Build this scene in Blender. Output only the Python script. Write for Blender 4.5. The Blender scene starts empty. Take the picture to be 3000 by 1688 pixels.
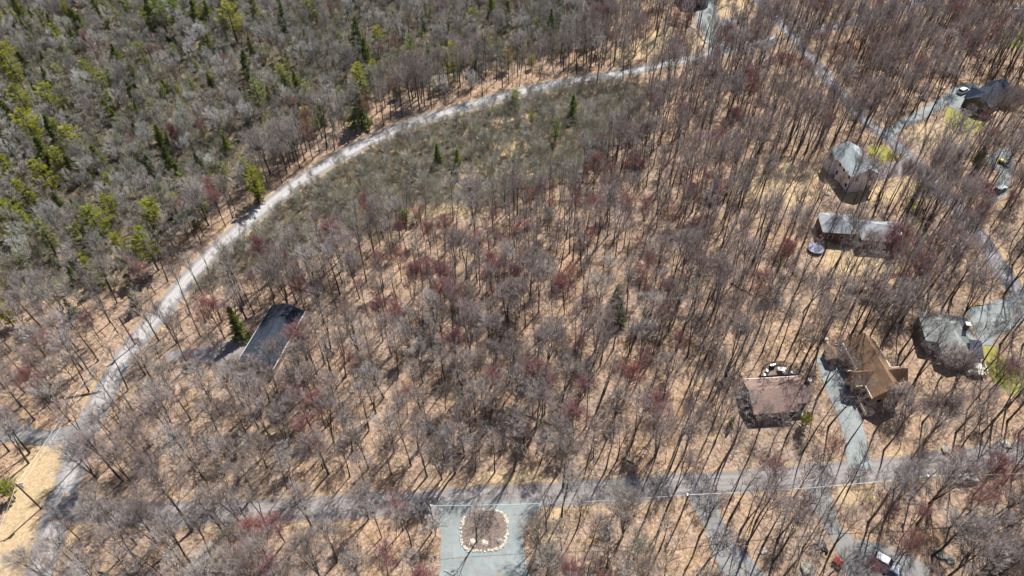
import bpy, bmesh, math, random
import numpy as np
from mathutils import Vector, Matrix, Euler
R = math.radians
scene = bpy.context.scene
COL = scene.collection

# ------------------------------------------------------------------ camera, sky, sun, exposure
CAM_H, PITCH, FOC = 125.0, 46.5, 2080.0
cam_d = bpy.data.cameras.new("camera"); cam = bpy.data.objects.new("camera", cam_d); COL.objects.link(cam)
cam_d.sensor_width = 36.0; cam_d.lens = FOC/3000*36.0; cam_d.clip_end = 6000; cam_d.clip_start = 1
cam.location = (0, 0, CAM_H); cam.rotation_euler = (R(90-PITCH), 0, 0)
scene.camera = cam
SUN_AZ, SUN_EL = 31.0, 52.0
w = bpy.data.worlds.new("World"); scene.world = w; w.use_nodes = True
nt = w.node_tree; bg = nt.nodes["Background"]
sky = nt.nodes.new("ShaderNodeTexSky"); sky.sky_type = 'NISHITA'; sky.sun_disc = False
sky.sun_elevation = R(SUN_EL); sky.sun_rotation = R(SUN_AZ); sky.altitude = 500
nt.links.new(sky.outputs[0], bg.inputs[0]); bg.inputs[1].default_value = 0.065
sl = bpy.data.lights.new("sun", 'SUN'); sl.energy = 4.9; sl.angle = R(0.5); sl.color = (1.0, 0.955, 0.87)
so = bpy.data.objects.new("sun", sl); COL.objects.link(so)
SD = Vector((math.sin(R(SUN_AZ))*math.cos(R(SUN_EL)), math.cos(R(SUN_AZ))*math.cos(R(SUN_EL)), math.sin(R(SUN_EL))))
so.rotation_euler = SD.to_track_quat('Z', 'Y').to_euler()
so.location = (60, 60, 200)
vs = scene.view_settings
vs.view_transform = 'Standard'; vs.look = 'None'; vs.gamma = 1; vs.exposure = 0.58; vs.use_curve_mapping = False
scene.cycles.max_bounces = 5; scene.cycles.diffuse_bounces = 3; scene.cycles.glossy_bounces = 2

# ------------------------------------------------------------------ geometry of the place (photo coordinates to metres on the ground)
_p = R(PITCH)
def W(px, py, z=0.0):
    u = px-1500; v = 844-py
    dx, dy, dz = u, FOC*math.cos(_p)+v*math.sin(_p), -FOC*math.sin(_p)+v*math.cos(_p)
    t = (z-CAM_H)/dz
    return (dx*t, dy*t)
def PX(x, y, z=0.0):
    Y = y; Z = z-CAM_H
    f = Y*math.cos(_p)-Z*math.sin(_p); up = Y*math.sin(_p)+Z*math.cos(_p)
    return (1500+FOC*x/f, 844-FOC*up/f)
def depth(x, y): return y*math.cos(_p)+CAM_H*math.sin(_p)

# ------------------------------------------------------------------ materials
def new_mat(name, rough=0.9, spec=0.2):
    m = bpy.data.materials.new(name); m.use_nodes = True
    b = m.node_tree.nodes["Principled BSDF"]
    b.inputs["Roughness"].default_value = rough
    b.inputs["Specular IOR Level"].default_value = spec
    return m, m.node_tree, b
def N(nt, t, **kw):
    n = nt.nodes.new(t)
    for k, v in kw.items():
        if k in n.inputs: n.inputs[k].default_value = v
        else: setattr(n, k, v)
    return n
def noise(nt, vec, scale, detail=4, rough=0.6, dist=0.0):
    n = N(nt, "ShaderNodeTexNoise"); n.inputs["Scale"].default_value = scale
    n.inputs["Detail"].default_value = detail; n.inputs["Roughness"].default_value = rough
    n.inputs["Distortion"].default_value = dist
    if vec is not None: nt.links.new(vec, n.inputs["Vector"])
    return n.outputs["Fac"]
def ramp(nt, fac, stops):
    r = N(nt, "ShaderNodeValToRGB"); e = r.color_ramp.elements
    while len(e) < len(stops): e.new(0.5)
    for i, (p, c) in enumerate(stops):
        e[i].position = p; e[i].color = (*c, 1) if len(c) == 3 else c
    nt.links.new(fac, r.inputs[0]); return r.outputs[0]
def mix(nt, fac, a, b, mode='MIX'):
    m = N(nt, "ShaderNodeMix", data_type='RGBA', blend_type=mode)
    if isinstance(fac, (int, float)): m.inputs[0].default_value = fac
    else: nt.links.new(fac, m.inputs[0])
    for i, s in ((6, a), (7, b)):
        if isinstance(s, tuple): m.inputs[i].default_value = (*s, 1)
        else: nt.links.new(s, m.inputs[i])
    return m.outputs[2]
def bump(nt, b, h, dist, strength=1.0):
    n = N(nt, "ShaderNodeBump"); n.inputs["Distance"].default_value = dist; n.inputs["Strength"].default_value = strength
    nt.links.new(h, n.inputs["Height"]); nt.links.new(n.outputs[0], b.inputs["Normal"])
def pos(nt): return N(nt, "ShaderNodeNewGeometry").outputs["Position"]
def objc(nt): return N(nt, "ShaderNodeTexCoord").outputs["Object"]
def rough_mat(name, c0, c1, scale=3.0, bumpd=0.02, rough=0.9, detail=6, spec=0.2, world=True, lo=.35, hi=.65):
    m, nt, b = new_mat(name, rough, spec)
    v = pos(nt) if world else objc(nt)
    f = noise(nt, v, scale, detail, .7)
    nt.links.new(ramp(nt, f, [(lo, c0), (hi, c1)]), b.inputs["Base Color"])
    if bumpd: bump(nt, b, f, bumpd)
    return m
def flat_mat(name, c, rough=0.5, spec=0.5, metal=0.0):
    m, nt, b = new_mat(name, rough, spec)
    f = noise(nt, objc(nt), 4.0, 3)
    nt.links.new(ramp(nt, f, [(.3, tuple(x*.88 for x in c)), (.7, tuple(min(1, x*1.08) for x in c))]), b.inputs["Base Color"])
    b.inputs["Metallic"].default_value = metal
    return m
def twig_mat(name, cols, rough=0.85):
    # bark and twig colour differs from tree to tree and slightly along the branches
    m, nt, b = new_mat(name, rough, 0.25)
    oi = N(nt, "ShaderNodeObjectInfo").outputs["Random"]
    n = len(cols)
    c = ramp(nt, oi, [(i/(n-1) if n > 1 else 0, cc) for i, cc in enumerate(cols)])
    f = noise(nt, pos(nt), 1.3, 3)
    c2 = mix(nt, f, (0.62, 0.6, 0.6), (1.3, 1.3, 1.3))
    nt.links.new(mix(nt, 1.0, c, c2, 'MULTIPLY'), b.inputs["Base Color"])
    return m

M = {}
M['bark'] = twig_mat('bark', [(.065, .056, .048), (.11, .098, .085), (.045, .038, .034), (.15, .135, .12), (.075, .064, .056)])
M['twig'] = twig_mat('twig', [(.50, .44, .41), (.36, .30, .27), (.62, .57, .55), (.42, .34, .31), (.54, .45, .43)])
M['grey_twig'] = twig_mat('grey_twig', [(.60, .58, .56), (.38, .37, .32), (.50, .46, .43), (.68, .67, .65), (.36, .31, .28), (.53, .54, .46)])
M['red_twig'] = twig_mat('red_twig', [(.36, .22, .21), (.32, .19, .19), (.38, .27, .26), (.36, .17, .15)])
M['bud'] = twig_mat('bud', [(.40, .16, .15), (.33, .15, .16), (.48, .13, .10), (.34, .19, .20)])
M['shrub'] = twig_mat('shrub_twig', [(.42, .40, .34), (.60, .59, .56), (.26, .24, .17), (.46, .47, .37), (.32, .28, .24)])
M['brush'] = twig_mat('brush_twig', [(.42, .34, .28), (.18, .14, .12), (.54, .47, .40), (.28, .21, .17), (.12, .10, .085)])
def needle_mat(name, cols):
    m, nt, b = new_mat(name, .65, .25)
    oi = N(nt, "ShaderNodeObjectInfo").outputs["Random"]
    c = ramp(nt, oi, [(i/(len(cols)-1), cc) for i, cc in enumerate(cols)])
    f = noise(nt, pos(nt), 1.1, 4)
    c2 = ramp(nt, f, [(.3, (.55, .6, .6)), (.7, (1.45, 1.35, 1.1))])
    nt.links.new(mix(nt, 1.0, c, c2, 'MULTIPLY'), b.inputs["Base Color"])
    tr = N(nt, "ShaderNodeBsdfTranslucent"); nt.links.new(mix(nt, 1.0, c, (1.2, 1.3, .5), 'MULTIPLY'), tr.inputs[0])
    ms = N(nt, "ShaderNodeMixShader"); ms.inputs[0].default_value = .3
    nt.links.new(b.outputs[0], ms.inputs[1]); nt.links.new(tr.outputs[0], ms.inputs[2])
    nt.links.new(ms.outputs[0], nt.nodes["Material Output"].inputs["Surface"])
    return m
M['pine'] = needle_mat('pine_needles', [(.25, .27, .045), (.33, .33, .05), (.19, .24, .055), (.38, .36, .06)])
M['pine_pale'] = needle_mat('pale_pine_needles', [(.26, .29, .15), (.33, .34, .19), (.24, .28, .11)])
M['spruce'] = needle_mat('spruce_needles', [(.11, .15, .03), (.18, .21, .035), (.07, .11, .035), (.20, .22, .04)])

# ------------------------------------------------------------------ mesh helpers
class MB:
    def __init__(s): s.v = []; s.f = []; s.m = []
    def tube(s, pts, rad, n=3, mi=0, cap=False):
        base = len(s.v); prev = None; K = len(pts)
        d0 = (pts[-1]-pts[0]); 
        if d0.length < 1e-6: return
        d0.normalize()
        a = Vector((1, 0, 0)) if abs(d0.x) < .8 else Vector((0, 1, 0))
        u = d0.cross(a).normalized(); v = d0.cross(u)
        for i, (p, r) in enumerate(zip(pts, rad)):
            if i == K-1 and r <= 0.0:
                s.v.append(tuple(p)); continue
            for k in range(n):
                t = 2*math.pi*k/n
                s.v.append(tuple(p+u*(r*math.cos(t))+v*(r*math.sin(t))))
        for i in range(K-1):
            b0 = base+i*n; b1 = b0+n
            if i == K-2 and rad[-1] <= 0.0:
                for k in range(n): s.f.append((b0+k, b0+(k+1) % n, b1)); s.m.append(mi)
            else:
                for k in range(n):
                    s.f.append((b0+k, b0+(k+1) % n, b1+(k+1) % n, b1+k)); s.m.append(mi)
        if cap:
            s.f.append(tuple(base+k for k in range(n))[::-1]); s.m.append(mi)
            if rad[-1] > 0: s.f.append(tuple(base+(K-1)*n+k for k in range(n))); s.m.append(mi)
    def quad(s, c, u, v, mi=0):
        b = len(s.v)
        s.v += [tuple(c-u-v), tuple(c+u-v), tuple(c+u+v), tuple(c-u+v)]
        s.f.append((b, b+1, b+2, b+3)); s.m.append(mi)
    def tri(s, a, b_, c, mi=0):
        b = len(s.v); s.v += [tuple(a), tuple(b_), tuple(c)]; s.f.append((b, b+1, b+2)); s.m.append(mi)
    def poly(s, pts, mi=0):
        b = len(s.v); s.v += [tuple(p) for p in pts]; s.f.append(tuple(range(b, b+len(pts)))); s.m.append(mi)
    def box(s, x0, x1, y0, y1, z0, z1, mi=0):
        b = len(s.v)
        s.v += [(x, y, z) for z in (z0, z1) for y in (y0, y1) for x in (x0, x1)]
        for f in ((0, 2, 3, 1), (4, 5, 7, 6), (0, 1, 5, 4), (2, 6, 7, 3), (0, 4, 6, 2), (1, 3, 7, 5)):
            s.f.append(tuple(b+i for i in f)); s.m.append(mi)
    def prism(s, prof, axis, a, b_, mi=0):
        # closed profile (list of 2D) extruded along axis 'x' or 'y' from a to b
        n = len(prof); base = len(s.v)
        for t in (a, b_):
            for (p, q) in prof: s.v.append((t, p, q) if axis == 'x' else (p, t, q))
        s.f.append(tuple(base+i for i in range(n))); s.m.append(mi)
        s.f.append(tuple(base+n+i for i in reversed(range(n)))); s.m.append(mi)
        for i in range(n):
            j = (i+1) % n
            s.f.append((base+j, base+i, base+n+i, base+n+j)); s.m.append(mi)
    def mesh(s, name, mats):
        me = bpy.data.meshes.new(name); me.from_pydata(s.v, [], s.f)
        for m in mats: me.materials.append(m)
        if len(mats) > 1: me.polygons.foreach_set('material_index', s.m)
        me.update(); return me
    def fix(s, me):
        bm = bmesh.new(); bm.from_mesh(me); bmesh.ops.recalc_face_normals(bm, faces=bm.faces); bm.to_mesh(me); bm.free()
    def build(s, name, mats, parent=None, fix=True):
        if not isinstance(mats, (list, tuple)): mats = [mats]
        me = s.mesh(name, mats)
        if fix: s.fix(me)
        o = bpy.data.objects.new(name, me); COL.objects.link(o)
        if parent: o.parent = parent
        return o
def tag(o, label=None, cat=None, group=None, kind=None):
    if label: o['label'] = label
    if cat: o['category'] = cat
    if group: o['group'] = group
    if kind: o['kind'] = kind
    return o
def empty(name, loc, rz=0.0):
    o = bpy.data.objects.new(name, None); COL.objects.link(o); o.location = loc; o.rotation_euler = (0, 0, rz)
    o.empty_display_size = 1; return o

# ------------------------------------------------------------------ map of the place, in photo coordinates
SC = 3000/2576
def full(l): return [(x*SC, y*SC) for x, y in l]
road_defs = [
 ('curved_road', full([(60,1530),(100,1440),(130,1335),(175,1200),(205,1110),(262,990),(310,905),(365,830),(430,755),(500,672),(560,615),(640,545),(700,497),(780,440),(860,392),(940,351),(1040,310),(1150,276),(1300,234),(1420,208),(1560,185),(1700,155),(1850,122),(1960,95)]), 5.7, 'r1'),
 ('east_road', [(2190,-35),(2218,0),(2272,50),(2320,105),(2373,167),(2462,272),(2517,338),(2575,385),(2637,435),(2699,497),(2755,560),(2815,620),(2870,690),(2930,785),(2985,860),(3060,960)], 5.4, 'r2'),
 ('branch_road', [(2340,100),(2400,92),(2466,72),(2544,50),(2660,20),(2760,-20)], 5.2, 'r2'),
 ('lower_road', [(165,1490),(300,1500),(470,1506),(700,1500),(1000,1485),(1200,1474),(1400,1460),(1600,1450),(1800,1437),(2000,1423),(2200,1408),(2450,1388),(2650,1370),(2850,1345),(3080,1310)], 5.6, 'r3'),
]
poly_defs = [
 ('gravel_drive', 'g', [(1283,1473),(1605,1462),(1575,1500),(1553,1520),(1533,1560),(1532,1600),(1541,1640),(1552,1688),(1580,1800),(1280,1800),(1287,1688),(1290,1620),(1292,1560),(1278,1520)]),
 ('gravel_drive', 'g2', [(2015,1448),(2100,1443),(2108,1500),(2128,1555),(2165,1605),(2210,1645),(2250,1688),(2330,1780),(2130,1780),(2110,1700),(2100,1650),(2078,1590),(2058,1530),(2028,1485)]),
 ('gravel_drive', 'g2', [(2350,1422),(2432,1418),(2440,1480),(2460,1540),(2500,1578),(2560,1588),(2640,1615),(2710,1650),(2740,1700),(2720,1780),(2520,1760),(2485,1690),(2455,1620),(2425,1560),(2380,1490)]),
 ('gravel_drive', 'g', [(2388,1048),(2425,1035),(2455,1060),(2486,1120),(2515,1190),(2530,1260),(2556,1375),(2485,1372),(2472,1290),(2455,1220),(2420,1140),(2402,1090)]),
 ('gravel_drive', 'g', [(2575,395),(2690,325),(2760,283),(2800,252),(2855,243),(2880,262),(2895,330),(2873,347),(2840,342),(2775,310),(2700,350),(2645,377),(2615,402)]),
 ('asphalt_drive', 'a', [(2545,497),(2636,470),(2690,470),(2700,505),(2650,513),(2555,530)]),
 ('gravel_drive', 'g', [(2035,-20),(2095,-20),(2100,30),(2110,58),(2150,52),(2165,62),(2150,74),(2115,74),(2098,86),(2098,105),(2120,124),(2160,140),(2140,152),(2075,160),(2066,125),(2056,85),(2030,65),(2045,50)]),
 ('gravel_drive', 'a', [(480,1030),(560,1022),(640,1008),(700,985),(728,1000),(702,1060),(672,1088),(640,1072),(560,1055),(490,1060)]),
 ('gravel_drive', 'g2', [(285,1210),(200,1248),(140,1262),(-40,1235),(-40,1285),(110,1305),(180,1300),(235,1310)]),
 ('gravel_drive', 'g', [(2893,450),(2955,432),(2968,470),(2955,560),(2925,590),(2900,600),(2915,545),(2930,505),(2893,480)]),
 ('gravel_drive', 'g', [(2820,905),(2900,885),(3080,840),(3080,915),(3010,940),(2915,990),(2905,1012),(2872,1014),(2850,950)]),
 ('gravel_drive', 'g2', [(2900,1325),(3080,1280),(3080,1345),(2890,1375)]),
]
lawns = [
 [(2773,314),(2820,325),(2862,348),(2900,372),(2850,392),(2818,378),(2768,360)],
 [(2874,1014),(2916,1012),(2950,1060),(3010,1095),(3060,1150),(2960,1160),(2905,1110),(2880,1060)],
 [(2935,80),(3010,70),(3020,150),(2960,140),(2920,115)],
 [(2540,425),(2600,430),(2635,462),(2555,488)],
 [(2700,690),(2650,560),(2680,590)],
 [(1350,1483),(1465,1478),(1470,1498),(1350,1502)],
]
straws = [
 [(60,1330),(120,1310),(200,1305),(165,1400),(125,1500),(90,1600),(60,1720),(-60,1760),(-30,1600),(20,1480)],
 [(230,1200),(310,1080),(370,1000),(400,1010),(330,1090),(270,1200)],
 [(1360,1420),(1420,1380),(1560,1385),(1650,1415),(1620,1438),(1400,1450)],
 [(2060,0),(2190,-10),(2190,50),(2110,55)],
 [(1960,85),(2030,70),(2075,130),(2040,150),(1950,140)],
 [(1770,160),(1960,70),(2000,140),(1800,190)],
 [(2650,360),(2760,362),(2850,395),(2790,440),(2700,430),(2640,400)],
 [(2150,560),(2300,480),(2440,480),(2440,560),(2330,600),(2250,590)],
 [(2540,530),(2650,515),(2700,560),(2560,600),(2450,590)],
 [(2420,720),(2640,735),(2660,790),(2420,810)],
 [(1550,1500),(1640,1490),(1650,1560),(1560,1600),(1540,1560)],
 [(2430,1430),(2560,1425),(2560,1470),(2440,1470)],
 [(1420,360),(1560,330),(1540,345),(1440,372)],
 [(1450,420),(1540,410),(1540,450),(1460,460)],
 [(1340,480),(1420,480),(1400,520),(1340,520)],
 [(1500,500),(1580,500),(1540,545)],
 [(1180,600),(1380,590),(1400,640),(1220,660)],
]
wet = [(560,860),(600,790),(680,690),(760,620),(860,540),(1000,452),(1150,390),(1300,340),(1500,285),(1700,250),(1870,235),(1900,262),(1890,360),(1790,450),(1700,520),(1580,580),(1430,625),(1250,655),(1060,700),(900,760),(780,810),(650,850)]
nwz = [(-600,-400),(1750,-400),(1800,60),(1700,150),(1500,205),(1300,245),(1100,310),(940,400),(800,500),(640,620),(500,740),(400,850),(200,860),(-600,900)]
nez = [(1800,-200),(3300,-200),(3300,760),(2000,760),(1880,560),(1950,300),(1900,180)]
swz = [(-300,800),(420,860),(330,980),(250,1150),(120,1450),(60,1800),(-300,1900)]
def pin(poly, x, y):
    c = False; n = len(poly); j = n-1
    for i in range(n):
        x0, y0 = poly[i]; x1, y1 = poly[j]
        if (y0 > y) != (y1 > y) and x < (x1-x0)*(y-y0)/(y1-y0)+x0: c = not c
        j = i
    return c
def pdist(poly, x, y):
    best = 1e9; n = len(poly)
    for i in range(n):
        ax, ay = poly[i]; bx, by = poly[(i+1) % n]; ux, uy = bx-ax, by-ay; L = ux*ux+uy*uy or 1e-9
        t = max(0, min(1, ((x-ax)*ux+(y-ay)*uy)/L)); d = (x-ax-t*ux)**2+(y-ay-t*uy)**2
        if d < best: best = d
    return math.sqrt(best)
def wpoly(pl): return np.array([W(*p) for p in pl])
def inside(poly, x, y):
    x = np.asarray(x, float); y = np.asarray(y, float); c = np.zeros(x.shape, bool); n = len(poly)
    for i in range(n):
        x0, y0 = poly[i]; x1, y1 = poly[(i+1) % n]
        if y0 == y1: continue
        k = ((y0 > y) != (y1 > y)) & (x < (x1-x0)*(y-y0)/(y1-y0)+x0)
        c ^= k
    return c
def segdist(line, x, y, closed=False):
    d = np.full(np.shape(x), 1e9); n = len(line)
    for i in range(n if closed else n-1):
        a = np.array(line[i]); b = np.array(line[(i+1) % n]); ab = b-a; L = max(1e-9, float(ab@ab))
        t = np.clip(((x-a[0])*ab[0]+(y-a[1])*ab[1])/L, 0, 1)
        d = np.minimum(d, np.hypot(x-a[0]-t*ab[0], y-a[1]-t*ab[1]))
    return d
def smooth_line(pts, step=2.0):
    P = [Vector((*p, 0)) for p in pts]; out = []
    P = [P[0]*2-P[1]]+P+[P[-1]*2-P[-2]]
    for i in range(1, len(P)-2):
        p0, p1, p2, p3 = P[i-1:i+3]; n = max(1, int((p2-p1).length/step))
        for k in range(n):
            t = k/n
            out.append(0.5*((2*p1)+(p2-p0)*t+(2*p0-5*p1+4*p2-p3)*t*t+(3*p1-p0-3*p2+p3)*t**3))
    out.append(P[-2]); return out
roads_w = []
for nm, pl, wd, mk in road_defs:
    roads_w.append((nm, smooth_line([W(*p) for p in pl]), wd, mk))
polys_w = [(nm, mk, wpoly(pl)) for nm, mk, pl in poly_defs]
WET, NW, NE, SW = map(wpoly, (wet, nwz, nez, swz))
lawn_w = [wpoly(p) for p in lawns]; straw_w = [wpoly(p) for p in straws]

# ------------------------------------------------------------------ ground: one sheet to the horizon, finer where the photo looks
gx = np.concatenate([[-3000, -1200, -500], np.arange(-260, 261, 1.3), [500, 1200, 3000]])
gy = np.concatenate([[-2000, -600, -60], np.arange(20, 345, 1.3), [500, 1200, 4000]])
GX, GY = np.meshgrid(gx, gy); nx, ny = len(gx), len(gy)
me = bpy.data.meshes.new('ground')
co = np.stack([GX.ravel(), GY.ravel(), np.zeros(nx*ny)], 1)
idx = np.arange(nx*ny).reshape(ny, nx)
fc = np.stack([idx[:-1, :-1], idx[:-1, 1:], idx[1:, 1:], idx[1:, :-1]], -1).reshape(-1, 4)
me.vertices.add(len(co)); me.vertices.foreach_set('co', co.ravel())
me.loops.add(fc.size); me.loops.foreach_set('vertex_index', fc.ravel().astype(np.int32))
me.polygons.add(len(fc)); me.polygons.foreach_set('loop_start', np.arange(0, fc.size, 4, dtype=np.int32))
me.update(calc_edges=True)
fx, fy = co[:, 0], co[:, 1]
def soft(polys, fall):
    r = np.zeros(len(fx))
    for p in polys:
        bb = (fx > p[:, 0].min()-fall) & (fx < p[:, 0].max()+fall) & (fy > p[:, 1].min()-fall) & (fy < p[:, 1].max()+fall)
        if not bb.any(): continue
        ins = inside(p, fx[bb], fy[bb]); d = segdist(p, fx[bb], fy[bb], True)
        s = np.where(ins, d, -d); v = np.clip(.5+s/(2*fall), 0, 1); r[bb] = np.maximum(r[bb], v)
    return r
c_wet = soft([WET], 7.0); c_wet = np.maximum(c_wet, .75*soft([NW], 9.0))
c_lawn = soft(lawn_w, .9); c_straw = soft(straw_w, 3.0)
rd = np.full(len(fx), 99.0)
for nm, ln, wd, mk in roads_w:
    k = (abs(fx) < 260) & (fy < 345) & (fy > 0)
    rd[k] = np.minimum(rd[k], segdist([(p.x, p.y) for p in ln[::3]], fx[k], fy[k])-wd/2)
c_straw = np.maximum(c_straw, .52*np.clip(1-(rd-0.1)/2.4, 0, 1))
colr = np.stack([c_wet, c_straw, c_lawn, np.ones(len(fx))], 1)
at = me.attributes.new('cover', 'FLOAT_COLOR', 'POINT'); at.data.foreach_set('color', colr.ravel().astype(np.float32))
ground = bpy.data.objects.new('ground', me); COL.objects.link(ground); tag(ground, 'leaf strewn forest floor', kind='structure')
m, nt, b = new_mat('forest_floor', .95, .1)
P_ = pos(nt)
big = noise(nt, P_, .045, 3); mid = noise(nt, P_, .33, 5, .65); fine = noise(nt, P_, 1.7, 8, .85, .3); vf = noise(nt, P_, 7.0, 3, .7)
leaf = ramp(nt, fine, [(.30, (.045, .032, .026)), (.42, (.235, .17, .13)), (.52, (.42, .31, .235)), (.62, (.60, .46, .355)), (.75, (.80, .69, .56))])
leaf2 = ramp(nt, fine, [(.30, (.11, .065, .035)), (.45, (.32, .22, .13)), (.60, (.49, .35, .20)), (.75, (.64, .49, .31))])
sp = ramp(nt, mid, [(.48, (0, 0, 0)), (.68, (.8, .8, .8))])
leaf = mix(nt, sp, leaf, leaf2)
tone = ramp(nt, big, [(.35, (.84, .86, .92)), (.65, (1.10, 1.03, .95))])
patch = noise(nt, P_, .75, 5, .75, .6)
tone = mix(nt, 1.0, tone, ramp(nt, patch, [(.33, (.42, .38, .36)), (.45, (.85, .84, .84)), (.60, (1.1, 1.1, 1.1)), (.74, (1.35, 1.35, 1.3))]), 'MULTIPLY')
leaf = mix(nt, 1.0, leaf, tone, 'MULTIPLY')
wetc = ramp(nt, fine, [(.32, (.03, .025, .018)), (.50, (.12, .10, .068)), (.64, (.27, .225, .155)), (.78, (.52, .45, .31))])
weto = ramp(nt, mid, [(.56, (0, 0, 0)), (.70, (1, 1, 1))])
wetc = mix(nt, weto, wetc, leaf2)
strawc = ramp(nt, fine, [(.28, (.18, .125, .075)), (.46, (.46, .34, .21)), (.6, (.64, .49, .31)), (.75, (.80, .65, .44))])
lawnc = ramp(nt, fine, [(.3, (.17, .165, .05)), (.5, (.31, .29, .08)), (.7, (.43, .39, .14))])
vc = N(nt, "ShaderNodeVertexColor", layer_name='cover'); sep = N(nt, "ShaderNodeSeparateColor"); nt.links.new(vc.outputs[0], sep.inputs[0])
def edge(ch, amt):
    a = N(nt, "ShaderNodeMath", operation='MULTIPLY_ADD'); nt.links.new(mid, a.inputs[0]); a.inputs[1].default_value = amt
    s2 = N(nt, "ShaderNodeMath", operation='SUBTRACT'); nt.links.new(sep.outputs[ch], s2.inputs[0]); s2.inputs[1].default_value = .5*amt
    nt.links.new(s2.outputs[0], a.inputs[2])
    return ramp(nt, a.outputs[0], [(.38, (0, 0, 0)), (.62, (1, 1, 1))])
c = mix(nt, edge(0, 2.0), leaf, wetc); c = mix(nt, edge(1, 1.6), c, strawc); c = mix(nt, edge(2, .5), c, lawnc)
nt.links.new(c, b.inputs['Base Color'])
hh = mix(nt, .45, fine, vf); bump(nt, b, hh, .22, .9)
me.materials.append(m)

# ------------------------------------------------------------------ roads and drives
def road_mat(name, edge_c, mid_c, track_c, var=.12):
    m, nt, b = new_mat(name, .85, .25)
    uv = N(nt, "ShaderNodeUVMap"); sx = N(nt, "ShaderNodeSeparateXYZ"); nt.links.new(uv.outputs[0], sx.inputs[0])
    nz = noise(nt, pos(nt), .5, 4, .6)
    a = N(nt, "ShaderNodeMath", operation='MULTIPLY_ADD'); nt.links.new(nz, a.inputs[0]); a.inputs[1].default_value = .22
    s2 = N(nt, "ShaderNodeMath", operation='SUBTRACT'); nt.links.new(sx.outputs[1], s2.inputs[0]); s2.inputs[1].default_value = .11
    nt.links.new(s2.outputs[0], a.inputs[2])
    col = ramp(nt, a.outputs[0], [(.03, edge_c), (.20, tuple(x*.95 for x in edge_c)), (.30, mid_c), (.42, track_c), (.5, mid_c), (.6, track_c), (.72, mid_c), (.84, tuple(x*.93 for x in edge_c)), (.97, edge_c)])
    mp = N(nt, "ShaderNodeMapping"); nt.links.new(uv.outputs[0], mp.inputs[0]); mp.inputs['Scale'].default_value = (.10, 14, 1)
    st = noise(nt, mp.outputs[0], 1.0, 4, .6)
    cs = ramp(nt, st, [(.3, (1-var,)*3), (.7, (1+var,)*3)])
    fn = noise(nt, pos(nt), 5.0, 5, .8); cf = ramp(nt, fn, [(.3, (.84, .84, .84)), (.7, (1.14, 1.14, 1.14))])
    base = mix(nt, 1.0, mix(nt, 1.0, col, cs, 'MULTIPLY'), cf, 'MULTIPLY')
    # blown leaves gather along both edges
    pk = N(nt, "ShaderNodeMath", operation='PINGPONG'); nt.links.new(sx.outputs[1], pk.inputs[0]); pk.inputs[1].default_value = .5
    lf = noise(nt, pos(nt), 1.1, 6, .75); s3 = N(nt, "ShaderNodeMath", operation='MULTIPLY_ADD'); nt.links.new(pk.outputs[0], s3.inputs[0]); s3.inputs[1].default_value = -1.5; nt.links.new(lf, s3.inputs[2])
    lm = ramp(nt, s3.outputs[0], [(.36, (0, 0, 0)), (.47, (1, 1, 1))])
    lc = ramp(nt, fn, [(.35, (.16, .11, .07)), (.6, (.50, .36, .24))])
    nt.links.new(mix(nt, lm, base, lc), b.inputs['Base Color'])
    bump(nt, b, fn, .02); return m
RM = {'r1': road_mat('pale_chip_road', (.26, .26, .27), (.38, .36, .36), (.47, .445, .445)),
      'r2': road_mat('worn_asphalt_road', (.21, .20, .215), (.25, .24, .255), (.29, .28, .295)),
      'r3': road_mat('old_asphalt_road', (.24, .22, .22), (.29, .265, .265), (.26, .235, .23), .15)}
def gravel(name, c):
    m, nt, b = new_mat(name, .92, .15)
    f = noise(nt, pos(nt), 6.0, 6, .8); g = noise(nt, pos(nt), .18, 4, .6); t = noise(nt, pos(nt), .9, 4, .6)
    a = ramp(nt, f, [(.3, tuple(x*.78 for x in c)), (.7, tuple(x*1.2 for x in c))])
    bb = ramp(nt, g, [(.35, (.88, .86, .84)), (.65, (1.08, 1.08, 1.08))]); t2 = ramp(nt, t, [(.35, (.9, .9, .9)), (.7, (1.07, 1.06, 1.05))])
    lf = noise(nt, pos(nt), .55, 7, .8); lm = ramp(nt, lf, [(.54, (0, 0, 0)), (.64, (.85, .85, .85))]); lc = ramp(nt, f, [(.35, (.17, .13, .09)), (.65, (.44, .34, .24))])
    nt.links.new(mix(nt, lm, mix(nt, 1.0, mix(nt, 1.0, a, bb, 'MULTIPLY'), t2, 'MULTIPLY'), lc), b.inputs['Base Color']); bump(nt, b, f, .03); return m
RM['g'] = gravel('blue_gravel', (.275, .315, .33)); RM['g2'] = gravel('grey_gravel', (.255, .26, .265)); RM['a'] = gravel('mauve_asphalt', (.27, .25, .265))
rng = random.Random(5)
def struct_sheet(name, verts, faces, mat, uvs=None, label=None):
    me = bpy.data.meshes.new(name); me.from_pydata(verts, [], faces); me.materials.append(mat)
    if uvs:
        ul = me.uv_layers.new(name='UVMap')
        for lp in me.loops: ul.data[lp.index].uv = uvs[lp.vertex_index]
    me.update()
    o = bpy.data.objects.new(name, me); COL.objects.link(o); tag(o, label, kind='structure'); return o
road_lab = {'curved_road': 'pale chip surfaced road curving between the pine wood and the scrub', 'east_road': 'grey asphalt road winding down the right side past the houses', 'branch_road': 'grey side road leaving the junction at the upper right', 'lower_road': 'old mauve grey asphalt road running across the bottom'}
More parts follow.
